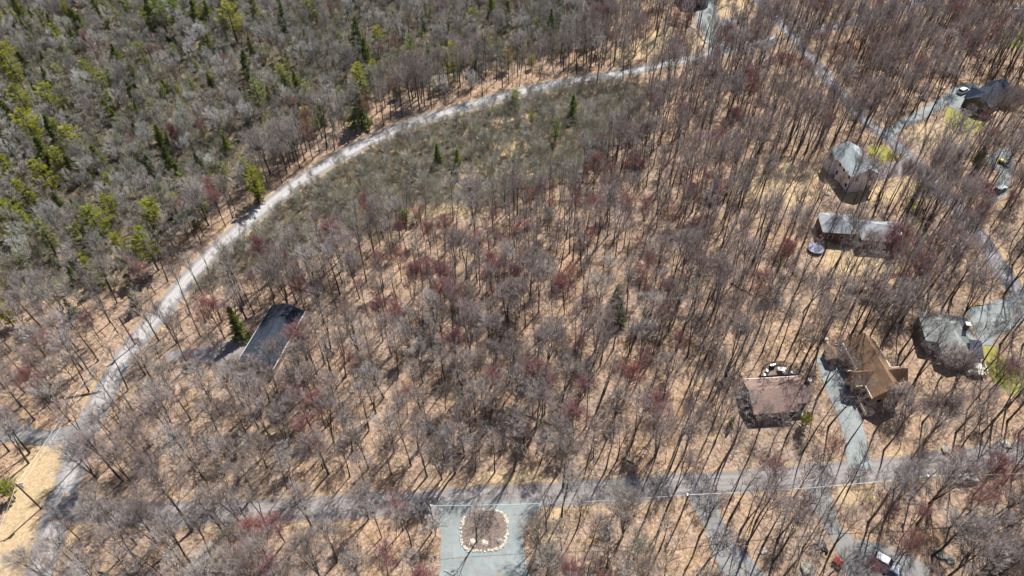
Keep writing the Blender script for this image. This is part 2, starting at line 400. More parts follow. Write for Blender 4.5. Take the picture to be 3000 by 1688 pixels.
for i, (nm, ln, wd, mk) in enumerate(roads_w):
    V, F, U = [], [], []; z = .016+.006*i; acc = 0; K = 8
    for j, p in enumerate(ln):
        q0 = ln[max(0, j-1)]; q1 = ln[min(len(ln)-1, j+1)]; t = (q1-q0).normalized(); nrm = Vector((-t.y, t.x, 0))
        if j: acc += (p-ln[j-1]).length
        wl = wd/2+rng.uniform(-.22, .22); wr = wd/2+rng.uniform(-.22, .22)
        for k in range(K+1):
            s = -wl+(wl+wr)*k/K; q = p+nrm*s; V.append((q.x, q.y, z)); U.append((acc, k/K))
    for j in range(len(ln)-1):
        for k in range(K):
            a = j*(K+1)+k; F.append((a, a+K+1, a+K+2, a+1))
    struct_sheet(nm, V, F, RM[mk], U, road_lab[nm])
for i, (nm, mk, pw) in enumerate(polys_w):
    pts = []
    n = len(pw)
    for j in range(n):
        a = pw[j]; b_ = pw[(j+1) % n]; L = np.hypot(*(b_-a)); k = max(1, int(L/1.2))
        for t in range(k):
            q = a+(b_-a)*t/k; pts.append((q[0]+rng.uniform(-.13, .13), q[1]+rng.uniform(-.13, .13), .044+.005*i))
    # lie a little above the ground, below nothing
    if np.cross(pw[1]-pw[0], pw[2]-pw[1]) < 0: pass
    area = sum(pts[j][0]*pts[(j+1) % len(pts)][1]-pts[(j+1) % len(pts)][0]*pts[j][1] for j in range(len(pts)))
    if area < 0: pts = pts[::-1]
    struct_sheet(nm, pts, [tuple(range(len(pts)))], RM[mk])

# ------------------------------------------------------------------ tree builders (each returns trunk mesh and crown mesh data)
def rdir(rg): 
    a = rg.uniform(0, 2*math.pi); z = rg.uniform(-1, 1); s = math.sqrt(1-z*z); return Vector((s*math.cos(a), s*math.sin(a), z))
def perp_dir(d, rg, ang):
    r = rdir(rg); r = (r-d*r.dot(d)).normalized()
    return (d*math.cos(ang)+r*math.sin(ang)).normalized()
def limb(mb, rg, p, d, L, r, lvl, prm, mi, bend):
    nseg = [6, 4, 3, 2, 1][min(lvl, 4)]
    r = max(r, prm['minr'][min(lvl, 3)])
    pts = [p.copy()]; q = p.copy(); dd = d.copy(); rads = [r]
    for i in range(nseg):
        dd = (dd+rdir(rg)*bend+Vector((0, 0, prm['up']*(.28 if lvl < 3 else .2)))).normalized()
        q = q+dd*(L/nseg); pts.append(q.copy()); rads.append(r*(1-.8*(i+1)/nseg))
    if lvl >= 3: rads = [r*.9, r*.85, r*.5][:len(pts)]; rads[-1] = r*.5
    mb.tube(pts, rads, 5 if lvl == 0 else (4 if lvl == 1 else 3), mi if lvl < prm['twig_lvl'] else 1)
    if lvl >= prm['levels']:
        if prm.get('bud'):
            for _ in range(prm['bud']):
                c = pts[-1]+rdir(rg)*.12; u = rdir(rg)*prm['bs']; v = rdir(rg)*prm['bs']; mb.tri(c-u, c+u, c+v, 2)
        return
    nk = prm['kids'][lvl]
    for k in range(nk):
        t = (k+rg.uniform(.2, 1))/nk; t = .30+.70*min(t, 1); f = t*nseg; i = min(nseg-1, int(f)); a = f-i
        cp = pts[i].lerp(pts[i+1], a); cd = (pts[i+1]-pts[i]).normalized()
        cdir = perp_dir(cd, rg, R(rg.uniform(18, 44)))
        limb(mb, rg, cp, cdir, L*rg.uniform(.42, .68)*(1.15-.5*t), max(.006, r*(.5 if lvl < 2 else .55)*(1-.5*t)), lvl+1, prm, mi, bend*1.1)
def bare(seed, h, cb, spread, nl, r0, kids=(6, 5, 4), up=.35, fork=0, bud=0, bs=.07, lean=.02, levels=3, twr=.0085):
    rg = random.Random(seed); tr = MB(); cr = MB()
    prm = dict(kids=kids, up=up, levels=levels, twig_lvl=2, bud=bud, bs=bs, minr=(.05, .028, .0145, twr))
    stems = [(Vector((0, 0, 0)), Vector((rg.uniform(-lean, lean), rg.uniform(-lean, lean), 1)).normalized(), h, r0)]
    if fork:
        fz = h*rg.uniform(.12, .35)*(.2 if fork == 3 else 1)
        stems = []
        base = Vector((0, 0, 0)); top = Vector((rg.uniform(-.3, .3), rg.uniform(-.3, .3), fz))
        tr.tube([base, top*.5, top], [r0*1.25, r0, r0*.95], 7)
        for k in range(2 if fork != 3 else 3):
            a = k*math.pi*2/(2 if fork != 3 else 3)+rg.uniform(-.4, .4); tilt = rg.uniform(.05, .13) if spread < 5 else rg.uniform(.09, .2)
            stems.append((top, Vector((math.cos(a)*tilt, math.sin(a)*tilt, 1)).normalized(), (h-fz)*rg.uniform(.85, 1), r0*.72))
    for (p, d, H, r) in stems:
        n = 9; pts = [p.copy()]; rads = [r*(1.25 if not fork else 1)]; q = p.copy(); dd = d.copy()
        for i in range(n):
            dd = (dd+rdir(rg)*.05+Vector((0, 0, .05))).normalized(); q = q+dd*(H/n)
            pts.append(q.copy()); rads.append(max(.02, r*(1-.9*((i+1)/n)**1.1)))
        tr.tube(pts, rads, 7)
        m_ = nl if not fork else max(5, int(nl*.62))
        for k in range(m_):
            t = cb+(1-cb)*((k+rg.uniform(0, 1))/m_); t = min(t, .985); f = t*n; i = min(n-1, int(f)); a = f-i
            cp = pts[i].lerp(pts[i+1], a); cr_ = rads[i]*(1-a)+rads[i+1]*a
            az = k*2.4+rg.uniform(-.5, .5); el = R(rg.uniform(28, 60)+18*(t-cb)/(1-cb))
            dd2 = Vector((math.cos(az)*math.cos(el), math.sin(az)*math.cos(el), math.sin(el)))
            rel = (t-cb)/(1-cb); L = spread*(1.25-.62*rel)*rg.uniform(.6, 1.2)
            limb(cr, rg, cp, dd2, L, max(.018, cr_*.48), 0 if L > 2.2 else 1, prm, 0, .16)
        # a few dead stubs low on the bole
        for k in range(3):
            t = rg.uniform(.2, cb); f = t*n; i = min(n-1, int(f)); dd2 = perp_dir(Vector((0, 0, 1)), rg, R(75))
            tr.tube([pts[i], pts[i]+dd2*rg.uniform(.5, 1.4)], [.035, 0.0], 3)
    return tr, cr

def needle_sprays(mb, rg, p, d, L, w, n, sz, mi):
    side = d.cross(Vector((0, 0, 1)))
    if side.length < .1: side = Vector((1, 0, 0))
    side.normalize()
    for k in range(n):
        t = rg.uniform(.15, 1.05); c = p+d*(L*t)+side*rg.gauss(0, w*(1.1-.6*t))+Vector((0, 0, rg.gauss(.04, .10)))
        u = (d*rg.uniform(.5, 1)+side*rg.uniform(-.9, .9)+Vector((0, 0, rg.uniform(.0, .5)))).normalized()*sz*rg.uniform(.6, 1.3)
        v = u.cross(Vector((rg.uniform(-.5, .5), rg.uniform(-.5, .5), 1))).normalized()*sz*.42
        mb.tri(c-v, c+v, c+u*1.3, mi)
def conifer(seed, h, rad, cb, kind):
    rg = random.Random(seed); tr = MB(); cr = MB()
    n = 8; pts = [Vector((0, 0, 0))]; q = Vector((0, 0, 0))
    for i in range(n): q = q+Vector((rg.uniform(-.06, .06), rg.uniform(-.06, .06), h/n)); pts.append(q.copy())
    r0 = .018*h+.04
    tr.tube(pts, [max(.02, r0*(1-.93*i/n)) for i in range(n+1)], 7)
    step = .74 if kind == 'pine' else .5
    z = h*cb
    lop = rg.uniform(0, 6.28)
    while z < h-.15:
        t = (z-h*cb)/(h*(1-cb))
        if kind == 'pine': rr = rad*(math.sin(math.pi*min(1, .18+.80*t))**.62)*(1-.25*t)
        else: rr = rad*(1-t)**.85+.12
        nb = rg.randint(4, 6) if kind == 'pine' else rg.randint(6, 8)
        rr *= rg.uniform(.72, 1.15)
        i = min(n-1, int(z/h*n)); a = z/h*n-i; c0 = pts[i].lerp(pts[i+1], a); ph = rg.uniform(0, 6.28)
        for k in range(nb):
            az = ph+k*2*math.pi/nb+rg.uniform(-.3, .3)
            if rg.random() < (.16 if kind == 'pine' else .06): continue
            L = rr*rg.uniform(.55, 1.18)*(1+.18*math.cos(az-lop)); el = R(rg.uniform(8, 30)) if kind == 'pine' else R(rg.uniform(-22, 2)+28*t)
            d = Vector((math.cos(az)*math.cos(el), math.sin(az)*math.cos(el), math.sin(el)))
            cr.tube([c0, c0+d*L*.5, c0+d*L+Vector((0, 0, .08*L))], [.03+.008*L, .02, 0.0], 3, 0)
            w = (.30 if kind == 'pine' else .24)*(.5+L/3.5)
            needle_sprays(cr, rg, c0+d*L*.22, d, L*.82, w, int((36 if kind == 'pine' else 26)*(.5+L)), .24 if kind == 'pine' else .22, 1)
        z += step*rg.uniform(.8, 1.25)
    needle_sprays(cr, rg, pts[-1]-Vector((0, 0, .5)), Vector((0, 0, 1)), .7, .08, 14, .2, 1)
    return tr, cr
def shrub(seed, h, w, stems, kids=(4, 3), thin=1.0):
    rg = random.Random(seed); cr = MB(); prm = dict(kids=(4,)+kids, up=.30, levels=3, twig_lvl=0, bud=0, bs=0, minr=(.03, .028*thin, .022*thin, .017*thin))
    for k in range(stems):
        a = rg.uniform(0, 6.28); rr = rg.uniform(0, w*.35); p = Vector((rr*math.cos(a), rr*math.sin(a), 0)); t = rg.uniform(.1, .65)
        d = Vector((math.cos(a)*t, math.sin(a)*t, 1)).normalized()
        limb(cr, rg, p, d, h*rg.uniform(.6, 1.0), .022*thin, 1, prm, 1, .2)
    return cr
def protos(name, gens, mats_t, mats_c):
    out = []
    for tr, cr in gens:
        mt = tr.mesh(name+'_trunk', mats_t); mc = cr.mesh(name+'_crown', mats_c)
        both = MB(); both.v = tr.v+cr.v; o = len(tr.v); both.f = tr.f+[tuple(i+o for i in f) for f in cr.f]; both.m = tr.m+[m_ for m_ in cr.m]
        out.append((mt, mc, both, mats_c))
    return out
gm = [M['bark'], M['twig'], M['bud']]
B_SLIM = protos('slim', [bare(11+i, h, cb, sp, nl+2, r0*1.2, (6, 6, 4), .42, fk) for i, (h, cb, sp, nl, r0, fk) in enumerate(
    [(19, .50, 3.7, 15, .17, 0), (21, .55, 3.4, 14, .19, 0), (18, .45, 3.9, 15, .16, 1), (20, .60, 3.2, 12, .18, 0), (17, .40, 3.4, 16, .15, 0), (22, .52, 4.2, 17, .22, 1)])], [M['bark']], gm)
B_WIDE = protos('wide', [bare(31+i, h, cb, sp, nl+3, r0*1.15, (7, 7, 5), .28, fk, lean=.05, twr=.010) for i, (h, cb, sp, nl, r0, fk) in enumerate(
    [(18, .35, 5.6, 16, .24, 1), (20, .38, 6.2, 17, .27, 0), (17, .30, 5.4, 18, .22, 3), (21, .42, 5.8, 17, .28, 1), (15, .32, 4.8, 16, .2, 0)])], [M['bark']], gm)
gw = [M['bark'], M['grey_twig'], M['bud']]
B_SMALL = protos('small', [bare(51+i, h, cb, sp, nl, r0, (7, 7, 5), .34, fk, lean=.08, twr=.0105) for i, (h, cb, sp, nl, r0, fk) in enumerate(
    [(11, .30, 3.4, 14, .11, 0), (12.5, .34, 3.8, 14, .13, 1), (10, .22, 3.6, 14, .10, 3), (13, .38, 3.4, 14, .13, 0), (9, .2, 3.2, 13, .09, 0)])], [M['bark']], gw)
gr = [M['bark'], M['red_twig'], M['bud']]
B_RED = protos('red', [bare(71+i, h, cb, sp, nl, r0, (6, 6, 5), .40, fk, bud=1, bs=.07, twr=.010) for i, (h, cb, sp, nl, r0, fk) in enumerate(
    [(14, .34, 4.4, 15, .16, 0), (16, .40, 4.6, 15, .18, 1), (12, .3, 4.6, 15, .15, 3), (18, .52, 3.6, 14, .17, 0)])], [M['bark']], gr)
gp = [M['bark'], M['pine']]; gs = [M['bark'], M['spruce']]; gpp = [M['bark'], M['pine_pale']]
C_PINE = protos('pine', [conifer(91+i, h, r, cb, 'pine') for i, (h, r, cb) in enumerate([(13, 3.8, .22), (11, 3.2, .18), (14, 3.6, .28), (9, 2.6, .12)])], [M['bark']], gp)
C_PALE = protos('palepine', [conifer(121+i, h, r, cb, 'pine') for i, (h, r, cb) in enumerate([(12, 3.0, .25), (13, 2.6, .2)])], [M['bark']], gpp)
C_SPR = protos('spruce', [conifer(101+i, h, r, cb, 'spruce') for i, (h, r, cb) in enumerate([(12, 2.6, .08), (13, 2.9, .12), (9, 2.2, .05), (7, 1.9, .03)])], [M['bark']], gs)

def bh(pr): return max(v[2] for v in pr[2].v)
for g in (B_SLIM, B_WIDE, B_SMALL, B_RED, C_PINE, C_PALE, C_SPR):
    for i, pr in enumerate(g): g[i] = pr+(bh(pr),)

# ------------------------------------------------------------------ where things stand (yards kept clear)
houses_c = [(-53.5, 101.3, 10.5), (95.8, 162, 9), (84.5, 138.5, 7), (93.5, 135.5, 8), (152, 200, 12), (55, 86, 8.5), (55, 93, 5), (76.7, 91.5, 8.5), (70.3, 97, 3), (97.5, 102.5, 9), (70.5, 273, 9)]
def clear(x, y, margin=1.2):
    for cx, cy, r in houses_c:
        if (x-cx)**2+(y-cy)**2 < r*r: return False
    for nm, ln, wd, mk in roads_w:
        for p in ln[::2]:
            if abs(p.x-x) < 8 and abs(p.y-y) < 8 and (p.x-x)**2+(p.y-y)**2 < (wd/2+margin)**2: return False
    for x0, x1, y0, y1, pwl in poly_b:
        if x0 < x < x1 and y0 < y < y1:
            if pin(pwl, x, y) or pdist(pwl, x, y) < margin*.7: return False
    for pw in open_l:
        if pin(pw, x, y): return False
    return True
straw_open = [straw_w[0], straw_w[3], straw_w[6], wpoly([(2250,500),(2330,470),(2420,480),(2440,540),(2350,590),(2260,570)]), wpoly([(1360,1395),(1560,1385),(1600,1430),(1400,1450)]), wpoly([(2660,365),(2790,360),(2800,430),(2700,430)])]
poly_b = [(p[:, 0].min()-1, p[:, 0].max()+1, p[:, 1].min()-1, p[:, 1].max()+1, p.tolist()) for _, _, p in polys_w]
open_l = [p.tolist() for p in lawn_w+straw_open]
ZW, ZN, ZE, ZS = WET.tolist(), NW.tolist(), NE.tolist(), SW.tolist()
class Grid:
    def __init__(s, c): s.c = c; s.d = {}
    def ok(s, x, y, r):
        k = int(math.ceil(r/s.c)); i, j = int(x//s.c), int(y//s.c)
        for a in range(i-k, i+k+1):
            for b_ in range(j-k, j+k+1):
                for (px, py) in s.d.get((a, b_), ()):
                    if (px-x)**2+(py-y)**2 < r*r: return False
        return True
    def add(s, x, y): s.d.setdefault((int(x//s.c), int(y//s.c)), []).append((x, y))
def zone(x, y):
    if pin(ZW, x, y): return 'wet'
    if pin(ZN, x, y): return 'nw'
    if pin(ZS, x, y): return 'sw'
    if pin(ZE, x, y): return 'ne'
    px, py = PX(x, y)
    if px > 1950: return 'se'
    return 'mid'
rnd = random.Random(77)
OPEN = [(800,925,60),(745,1010,50),(700,1060,30),(2500,455,62),(2470,500,40),(2430,650,42),(2600,655,48),(2030,12,52),(2080,80,30),(2065,125,22),(2140,30,45),(2010,110,40),(2860,280,62),(2815,350,45),(2720,330,30),(2275,1150,92),(2285,1090,50),(2550,1060,92),(2510,1180,40),(2820,975,55),(2870,1030,35),(2940,1090,40),
 (2830,1400,34),(2590,1655,48),(2452,1645,30),(2408,1605,28),(2390,730,36),(1418,1560,95),(1310,1600,60),(1520,1600,50),(1420,1450,60),(2920,500,30),(2930,556,28),(2600,500,35),(1186,629,26),(2690,420,35),(2360,540,50),(2250,540,40),(80,1450,60),(30,1600,60),(170,1250,40),(2450,1430,25),(2520,1440,40),(1560,1540,40)]
def occludes(x, y, h, rad):
    for f in (.35, .6, .85):
        px, py = PX(x, y, h*f); s = FOC/depth(x, y)*rad*(1 if f > .5 else .25)*.75
        for ox, oy, r_ in OPEN:
            if (px-ox)**2+(py-oy)**2 < (r_+s)**2: return True
    qx, qy = W(*PX(x, y, h*.75))
    for ln in (roads_w[0][1], roads_w[1][1]):
        for p in ln[::3]:
            if abs(p.x-qx) < 7 and (p.x-qx)**2+(p.y-qy)**2 < 4.2**2: return PX(x, y)[0] > 480
    return False
def visible(x, y, h=0, mx=0):
    px, py = PX(x, y); qx, qy = PX(x, y, h)
    return (-mx < px < 3000+mx and -mx < py < 1688+mx) or (-mx < qx < 3000+mx and -mx < qy < 1688+mx)
TG = Grid(4.0)
trees = []      # dict(kind, x, y, h, variant set, hero)
def addtree(kind, x, y, h, **k):
    TG.add(x, y); trees.append(dict(kind=kind, x=x, y=y, h=h, **k))

# evergreens read off the photo: crown middle (photo px), height, sort
ever = """284,25,12,s 439,35,14,s 468,38,14,p 512,42,14,p 567,35,12,s 606,40,12,s 676,60,16,p 824,45,12,s 222,55,10,s 236,68,9,s 80,88,10,s 170,130,10,s 212,110,9,s
38,205,16,p 30,165,12,p 128,222,8,s 138,292,14,p 68,300,14,p 342,178,13,s 385,205,10,s 265,215,12,p 303,245,10,p 430,190,6,p 525,130,6,w 381,262,10,s 610,128,9,s
720,200,15,s 614,240,8,s 668,268,8,s 583,268,6,w 755,275,14,w 870,250,12,s 895,268,10,w 893,350,10,p 962,135,5,s 925,100,6,s 318,322,9,s 336,340,7,s 90,375,15,p 148,380,13,s
214,420,13,p 120,440,12,s 283,455,9,s 168,468,10,p 202,482,8,s 128,510,13,p 15,420,10,s 25,490,10,p 392,385,7,s 408,430,8,s 466,395,9,s 486,410,7,s 505,385,7,s 532,390,6,p
490,458,8,s 517,502,7,s 435,482,9,s 583,492,11,s 606,510,8,s 738,530,13,p 707,482,5,p 264,508,6,s 311,532,7,p 780,358,7,w 660,400,6,w 23,621,13,p 74,641,8,p 128,691,13,w 218,613,8,s
280,660,14,p 243,691,11,p 315,602,10,p 447,621,12,p 431,726,14,p 350,718,9,p 256,780,7,p 15,831,6,p 385,878,7,s 198,897,6,s 12,920,8,p 750,560,7,s 688,942,11,s 598,602,6,w
1043,101,16,s 1070,155,14,s 1101,113,11,p 1012,144,7,s 1097,206,9,p 1054,225,12,p 1050,303,15,s 1072,265,12,w 1206,148,14,w 1326,171,15,p 1307,93,9,s 1241,58,8,s 1385,54,10,p 1416,136,12,p
1439,19,10,s 1484,35,12,s 1431,50,5,s 1614,78,14,s 1571,78,8,w 1489,167,9,p 1462,132,7,w 1715,124,6,s 1556,179,5,p 1509,288,7,p 1680,311,9,s 1559,346,5,p 1629,373,9,w 1280,447,8,s 1342,462,7,s
1322,560,3,p 1186,629,5,p 1637,812,6,s 1804,858,8,s 1816,909,9,s 2886,435,8,s 19,1436,6,p 300,1684,4,s 2360,1228,5,p 2145,1232,4,s 560,250,7,w 170,215,9,w 60,560,9,p 90,120,8,w 395,320,6,w 640,330,7,w 840,200,8,w 1160,260,6,w 1270,250,6,w
20,90,9,s 120,55,10,w 360,60,9,w 480,270,7,w 20,330,12,s 190,330,8,s 345,420,8,w 60,760,9,w 470,560,7,w 860,430,6,w 990,60,9,w 1150,40,9,w 50,20,11,s 740,15,12,s 900,15,11,w""".split()
for e in ever:
    a, b_, h, k = e.split(','); h = float(h)
    x, y = W(float(a), float(b_), h*.55)
    addtree({'p': 'pine', 's': 'spruce', 'w': 'pale_pine'}[k], x, y, h, hero=True)
# red maples: crown middle
reds = """1165,1490,13 1295,805,14 1255,672,12 1180,668,11 1110,772,13 1165,757,12 1540,760,14 1510,820,13 1165,935,13 1660,842,14 1880,1052,14 1845,1092,14 1830,480,13 1805,505,13 1740,420,12 1620,558,12 1590,548,12
2090,250,14 2310,200,15 2352,215,15 2282,190,15 2245,15,14 2268,30,14 2740,140,16 2700,200,16 2762,165,16 2070,530,14 2020,560,14 2300,735,15 2290,755,14 2060,778,14 2650,838,14 2870,558,13 2832,562,13
2800,585,13 2905,600,13 2950,592,13 2862,625,13 920,1305,13 888,1262,12 2832,1372,13 2775,1340,13 2700,1512,14 2682,1600,14 2645,1625,13 2850,1480,14 2902,1440,14 2600,1500,13 2555,1680,13 275,150,9 660,182,9
590,372,9 1435,870,12 1000,915,12 1750,610,13 1960,640,14 1990,1010,14 1700,1130,13 1330,990,13 760,990,9 1180,1150,13 1580,1010,13 400,1000,10 560,1050,10 2450,1320,13 2350,1480,13 1900,870,13 1720,905,13 150,1000,12
250,930,11 90,1120,12 2560,830,14 2480,150,15 2150,350,14 2000,330,13 2400,560,13 1480,700,12 1420,810,13 1060,850,13""".split()
for e in reds:
    a, b_, h = map(float, e.split(',')); x, y = W(a, b_, h*.66)
    if TG.ok(x, y, 1.6) and not ((a-2830)**2+(b_-1400)**2 < 45**2) and not any((x-c[0])**2+(y-c[1])**2 < (c[2]*.75)**2 for c in houses_c): addtree('red', x, y, h, hero=True)
# bare trees whose foot can be read off the photo: foot x, y, height, sort
feet = """563,1556,23,w 278,1397,15,w 361,1412,17,w 579,1321,10,s 87,1327,14,w 84,1358,14,w 27,1323,14,w 200,1189,15,s 352,1205,16,s 400,1220,15,s 513,1280,16,w 559,1230,17,s 744,1451,14,w 841,1432,15,s 868,1449,14,s 963,1389,15,w
657,1568,17,w 742,1556,16,w 781,1537,14,s 936,1688,18,w 820,1688,17,w 229,1661,14,w 252,1665,14,s 618,1630,16,s 1082,1261,17,s 1181,1273,15,s 1361,1335,18,s 1295,1152,16,s 1583,1358,12,w 1025,1397,15,s 1251,1397,15,w 1118,1576,12,s
1080,1521,13,w 1212,1688,13,s 1781,1280,18,s 1851,1300,18,s 1711,1397,17,s 1649,1432,19,w 1824,1572,17,w 1734,1591,14,s 1645,1615,13,s 1777,1670,16,s 1963,1374,19,s 2171,1552,19,s 2109,1370,18,s 2194,1343,18,s 2295,1690,20,s
2544,1529,19,w 2672,1343,18,s 2800,1331,18,s 2478,1308,18,s 2723,1475,17,w 2944,1552,18,w 2431,1498,17,s 2233,1603,18,s 2730,1630,17,w 2781,1688,19,w 289,1058,18,s 614,800,10,s 587,986,16,s 707,975,15,w 680,1084,17,s 884,870,12,w
804,872,13,w 326,854,12,w 1093,1068,16,s 1167,1099,17,s 1241,959,16,s 1344,998,16,s 1429,1017,17,w 1758,1072,17,s 1567,1010,16,s 1396,1590,14,s 1700,990,17,s 1390,760,15,s 1270,1060,16,w 1230,1200,17,s 1500,1150,17,s
160,1215,12,s 440,1310,15,s 620,1180,16,w 480,1440,15,w 330,1560,15,w 130,1690,12,w 2280,1040,20,s 2560,1270,18,s 2655,1155,19,s 2630,1080,21,s 2740,1035,21,w 2930,1010,19,w 2445,578,9,w 2503,590,9,w 2512,785,13,w 2545,775,11,w 2748,1120,13,w 2795,1125,11,w 2612,1205,10,w 2655,1195,9,w 715,1135,11,w 765,1150,12,w 2268,1285,10,w 2225,1262,9,w 2905,310,20,s 2990,420,21,s 2500,900,20,s""".split()
for e in feet:
    a, b_, h, k = e.split(','); x, y = W(float(a), float(b_))
    if any((x-c[0])**2+(y-c[1])**2 < (c[2]*.62)**2 for c in houses_c): continue
    addtree('bare', x, y, float(h), hero=True, sub={'w': 'wide', 's': 'slim'}[k])
dens = {'wet': 8.5, 'nw': 3.9, 'sw': 4.4, 'mid': 3.5, 'ne': 3.9, 'se': 4.1}
X0, X1, Y0, Y1 = -225, 225, 28, 305
for _ in range(90000):
    x = rnd.uniform(X0, X1); y = rnd.uniform(Y0, Y1)
    half = (depth(x, y)*1500/FOC)+16
    if abs(x) > half: continue
    z = zone(x, y); sp = dens[z]*(0.66+.62*(.5+.5*math.sin(x*.13+1.3*math.sin(y*.09))*math.cos(y*.11))+.16*math.sin(x*.41+y*.33))
    if not TG.ok(x, y, sp) : continue
    if not clear(x, y, 1.0 if z != 'nw' else 1.6): continue
    if occludes(x, y, {'wet': 6, 'nw': 11, 'sw': 14}.get(z, 17), 2.4) and rnd.random() < .84: continue
    if z == 'wet':
        addtree('bare', x, y, rnd.uniform(4.5, 7.5), sub='small')
    elif z == 'nw':
        rr = rnd.random()
        if rr < .07+.16*(x < -70)+.05*(y > 190): addtree(rnd.choice(['spruce', 'pine', 'pale_pine', 'pale_pine']), x, y, rnd.uniform(4.5, 9))
        elif rnd.random() < .03: addtree('red', x, y, rnd.uniform(8, 11))
        else: addtree('bare', x, y, rnd.uniform(8, 13), sub='small')
    elif z == 'sw': addtree('bare', x, y, rnd.uniform(11, 16), sub=rnd.choice(['wide', 'slim', 'small']))
    elif z == 'mid':
        rr = rnd.random()
        py = PX(x, y)[1]
        if rr < (.17 if 600 < py < 1000 else .09): addtree('red', x, y, rnd.uniform(12, 16))
        elif rr < .25: addtree('bare', x, y, rnd.uniform(9, 13), sub='small')
        elif rr < (.62 if py > 1120 and x < 5 else .38): addtree('bare', x, y, rnd.uniform(13.5, 17), sub='wide')
        else: addtree('bare', x, y, rnd.uniform(13.5, 18.5), sub='slim')
    else:
        rr = rnd.random()
        if rr < .09: addtree('red', x, y, rnd.uniform(13, 18))
        elif rr < .2: addtree('bare', x, y, rnd.uniform(15, 20), sub='wide')
        else: addtree('bare', x, y, rnd.uniform(16, 22), sub='slim')
print('trees', len(trees))

# ------------------------------------------------------------------ landmarks used to word the labels
LM = {'the charcoal roofed ranch house': (790, 985), 'the tall white house': (2510, 470), 'the grey hip roofed house': (2530, 670), 'the dark slate roofed house': (2900, 270),
 'the flat brown roofed house': (2280, 1150), 'the brown cross gabled house': (2560, 1070), 'the white decked house': (2800, 980), 'the navy house': (2030, 15),
 'the stone edged island': (1418, 1557), 'the white hatchback': (2825, 1400), 'the white and blue car': (2590, 1655), 'the red roofed play hut': (2452, 1640),
 'the round blue trampoline': (2390, 730), 'the lower left pole': (100, 1455), 'the gravel drive pole': (1259, 1500), 'the left roadside pole': (355, 950),
 'the junction at the upper right': (2370, 100), 'the curved road bend': (900, 440), 'the shallow rise of the curved road': (1650, 225), 'the middle of the curved road': (1250, 300),
 'the pine in the scrub': (1186, 629), 'the left end of the lower road': (400, 1500), 'the middle of the lower road': (1750, 1440), 'the curved road\'s left stretch': (560, 740),
 'the short left edge drive': (140, 1275), 'the lower end of the curved road': (150, 1500), 'the centre of the wood': (1550, 950), 'the middle wood\'s left part': (1150, 1050),
 'the middle wood\'s right part': (1950, 950), 'the top left corner': (0, 0), 'the left edge of the pine wood': (60, 450), 'the middle of the pine wood': (480, 330), 'the upper pine wood': (650, 60),
 'the pines above the curved road': (1080, 250), 'the brown houses\' drive': (2510, 1290), 'the grey drive at the bottom right': (2190, 1640), 'the bottom right corner': (2990, 1680)}
ORD = ['nearest']+[q+' nearest' for q in 'second third fourth fifth sixth seventh eighth ninth tenth eleventh twelfth thirteenth fourteenth fifteenth sixteenth seventeenth eighteenth nineteenth twentieth twenty-first twenty-second twenty-third twenty-fourth twenty-fifth twenty-sixth twenty-seventh twenty-eighth twenty-ninth thirtieth'.split()]
SECT = ['right of', 'upper right of', 'above', 'upper left of', 'left of', 'lower left of', 'below', 'lower right of']
def place_key(px, py):
    nm, (lx, ly) = min(LM.items(), key=lambda t: (t[1][0]-px)**2+(t[1][1]-py)**2)
    a = math.degrees(math.atan2(ly-py, px-lx)) % 360; s = SECT[int((a+22.5)//45) % 8]
    return nm, s, math.hypot(lx-px, ly-py)
def word_labels(items, noun):
    # items: list of (dict, px, py, look); ranks run over every tree of the sort, copies in the background stand included
    bins = {}
    for it in items:
        nm, s, d = place_key(it[1], it[2]); bins.setdefault((nm, s), []).append((d, it))
    for (nm, s), l in bins.items():
        l.sort(key=lambda t: t[0])
        for r, (d, it) in enumerate(l):
            o = ORD[min(r, len(ORD)-1)]
            lb = f"{it[3]} {noun}, {o} {s} {nm}"
            if len(lb.split()) > 15: lb = f"{it[3].split()[-1]} {noun}, {o} {s} {nm}"
            it[0]['label'] = lb
def thing_copy(pr, name, x, y, h, t, cat, group, rg, z=0.0, wid=1.0):
    mt, mc, both, mats, ph = pr
    s = h/ph
    r = bpy.data.objects.new(name, None); COL.objects.link(r); r.location = (x, y, z); r.rotation_euler = (rg.gauss(0, .035), rg.gauss(0, .035), rg.uniform(0, 6.283))
    s2 = s*wid*rg.uniform(.9, 1.12); r.scale = (s2, s2, s)
    for cn, me_ in (('trunk', mt), ('crown', mc)):
        o = bpy.data.objects.new(cn, me_); COL.objects.link(o); o.parent = r
    tag(r, t['label'], cat, group); return r
SETS = {'slim': B_SLIM, 'wide': B_WIDE, 'small': B_SMALL}
LOOKS = {'slim': ['tall straight bare', 'tall slender bare', 'narrow bare', 'tall thin leafless', 'slim leafless', 'tall forked bare'],
         'wide': ['forked wide crowned bare', 'large spreading bare', 'several stemmed bare', 'big forked bare', 'low spreading bare'],
         'small': ['small grey bare', 'small forked bare', 'small bushy bare', 'small upright bare', 'short bushy bare']}
rt = random.Random(4)
groups_ = {'bare': [], 'red': [], 'pine': [], 'spruce': []}
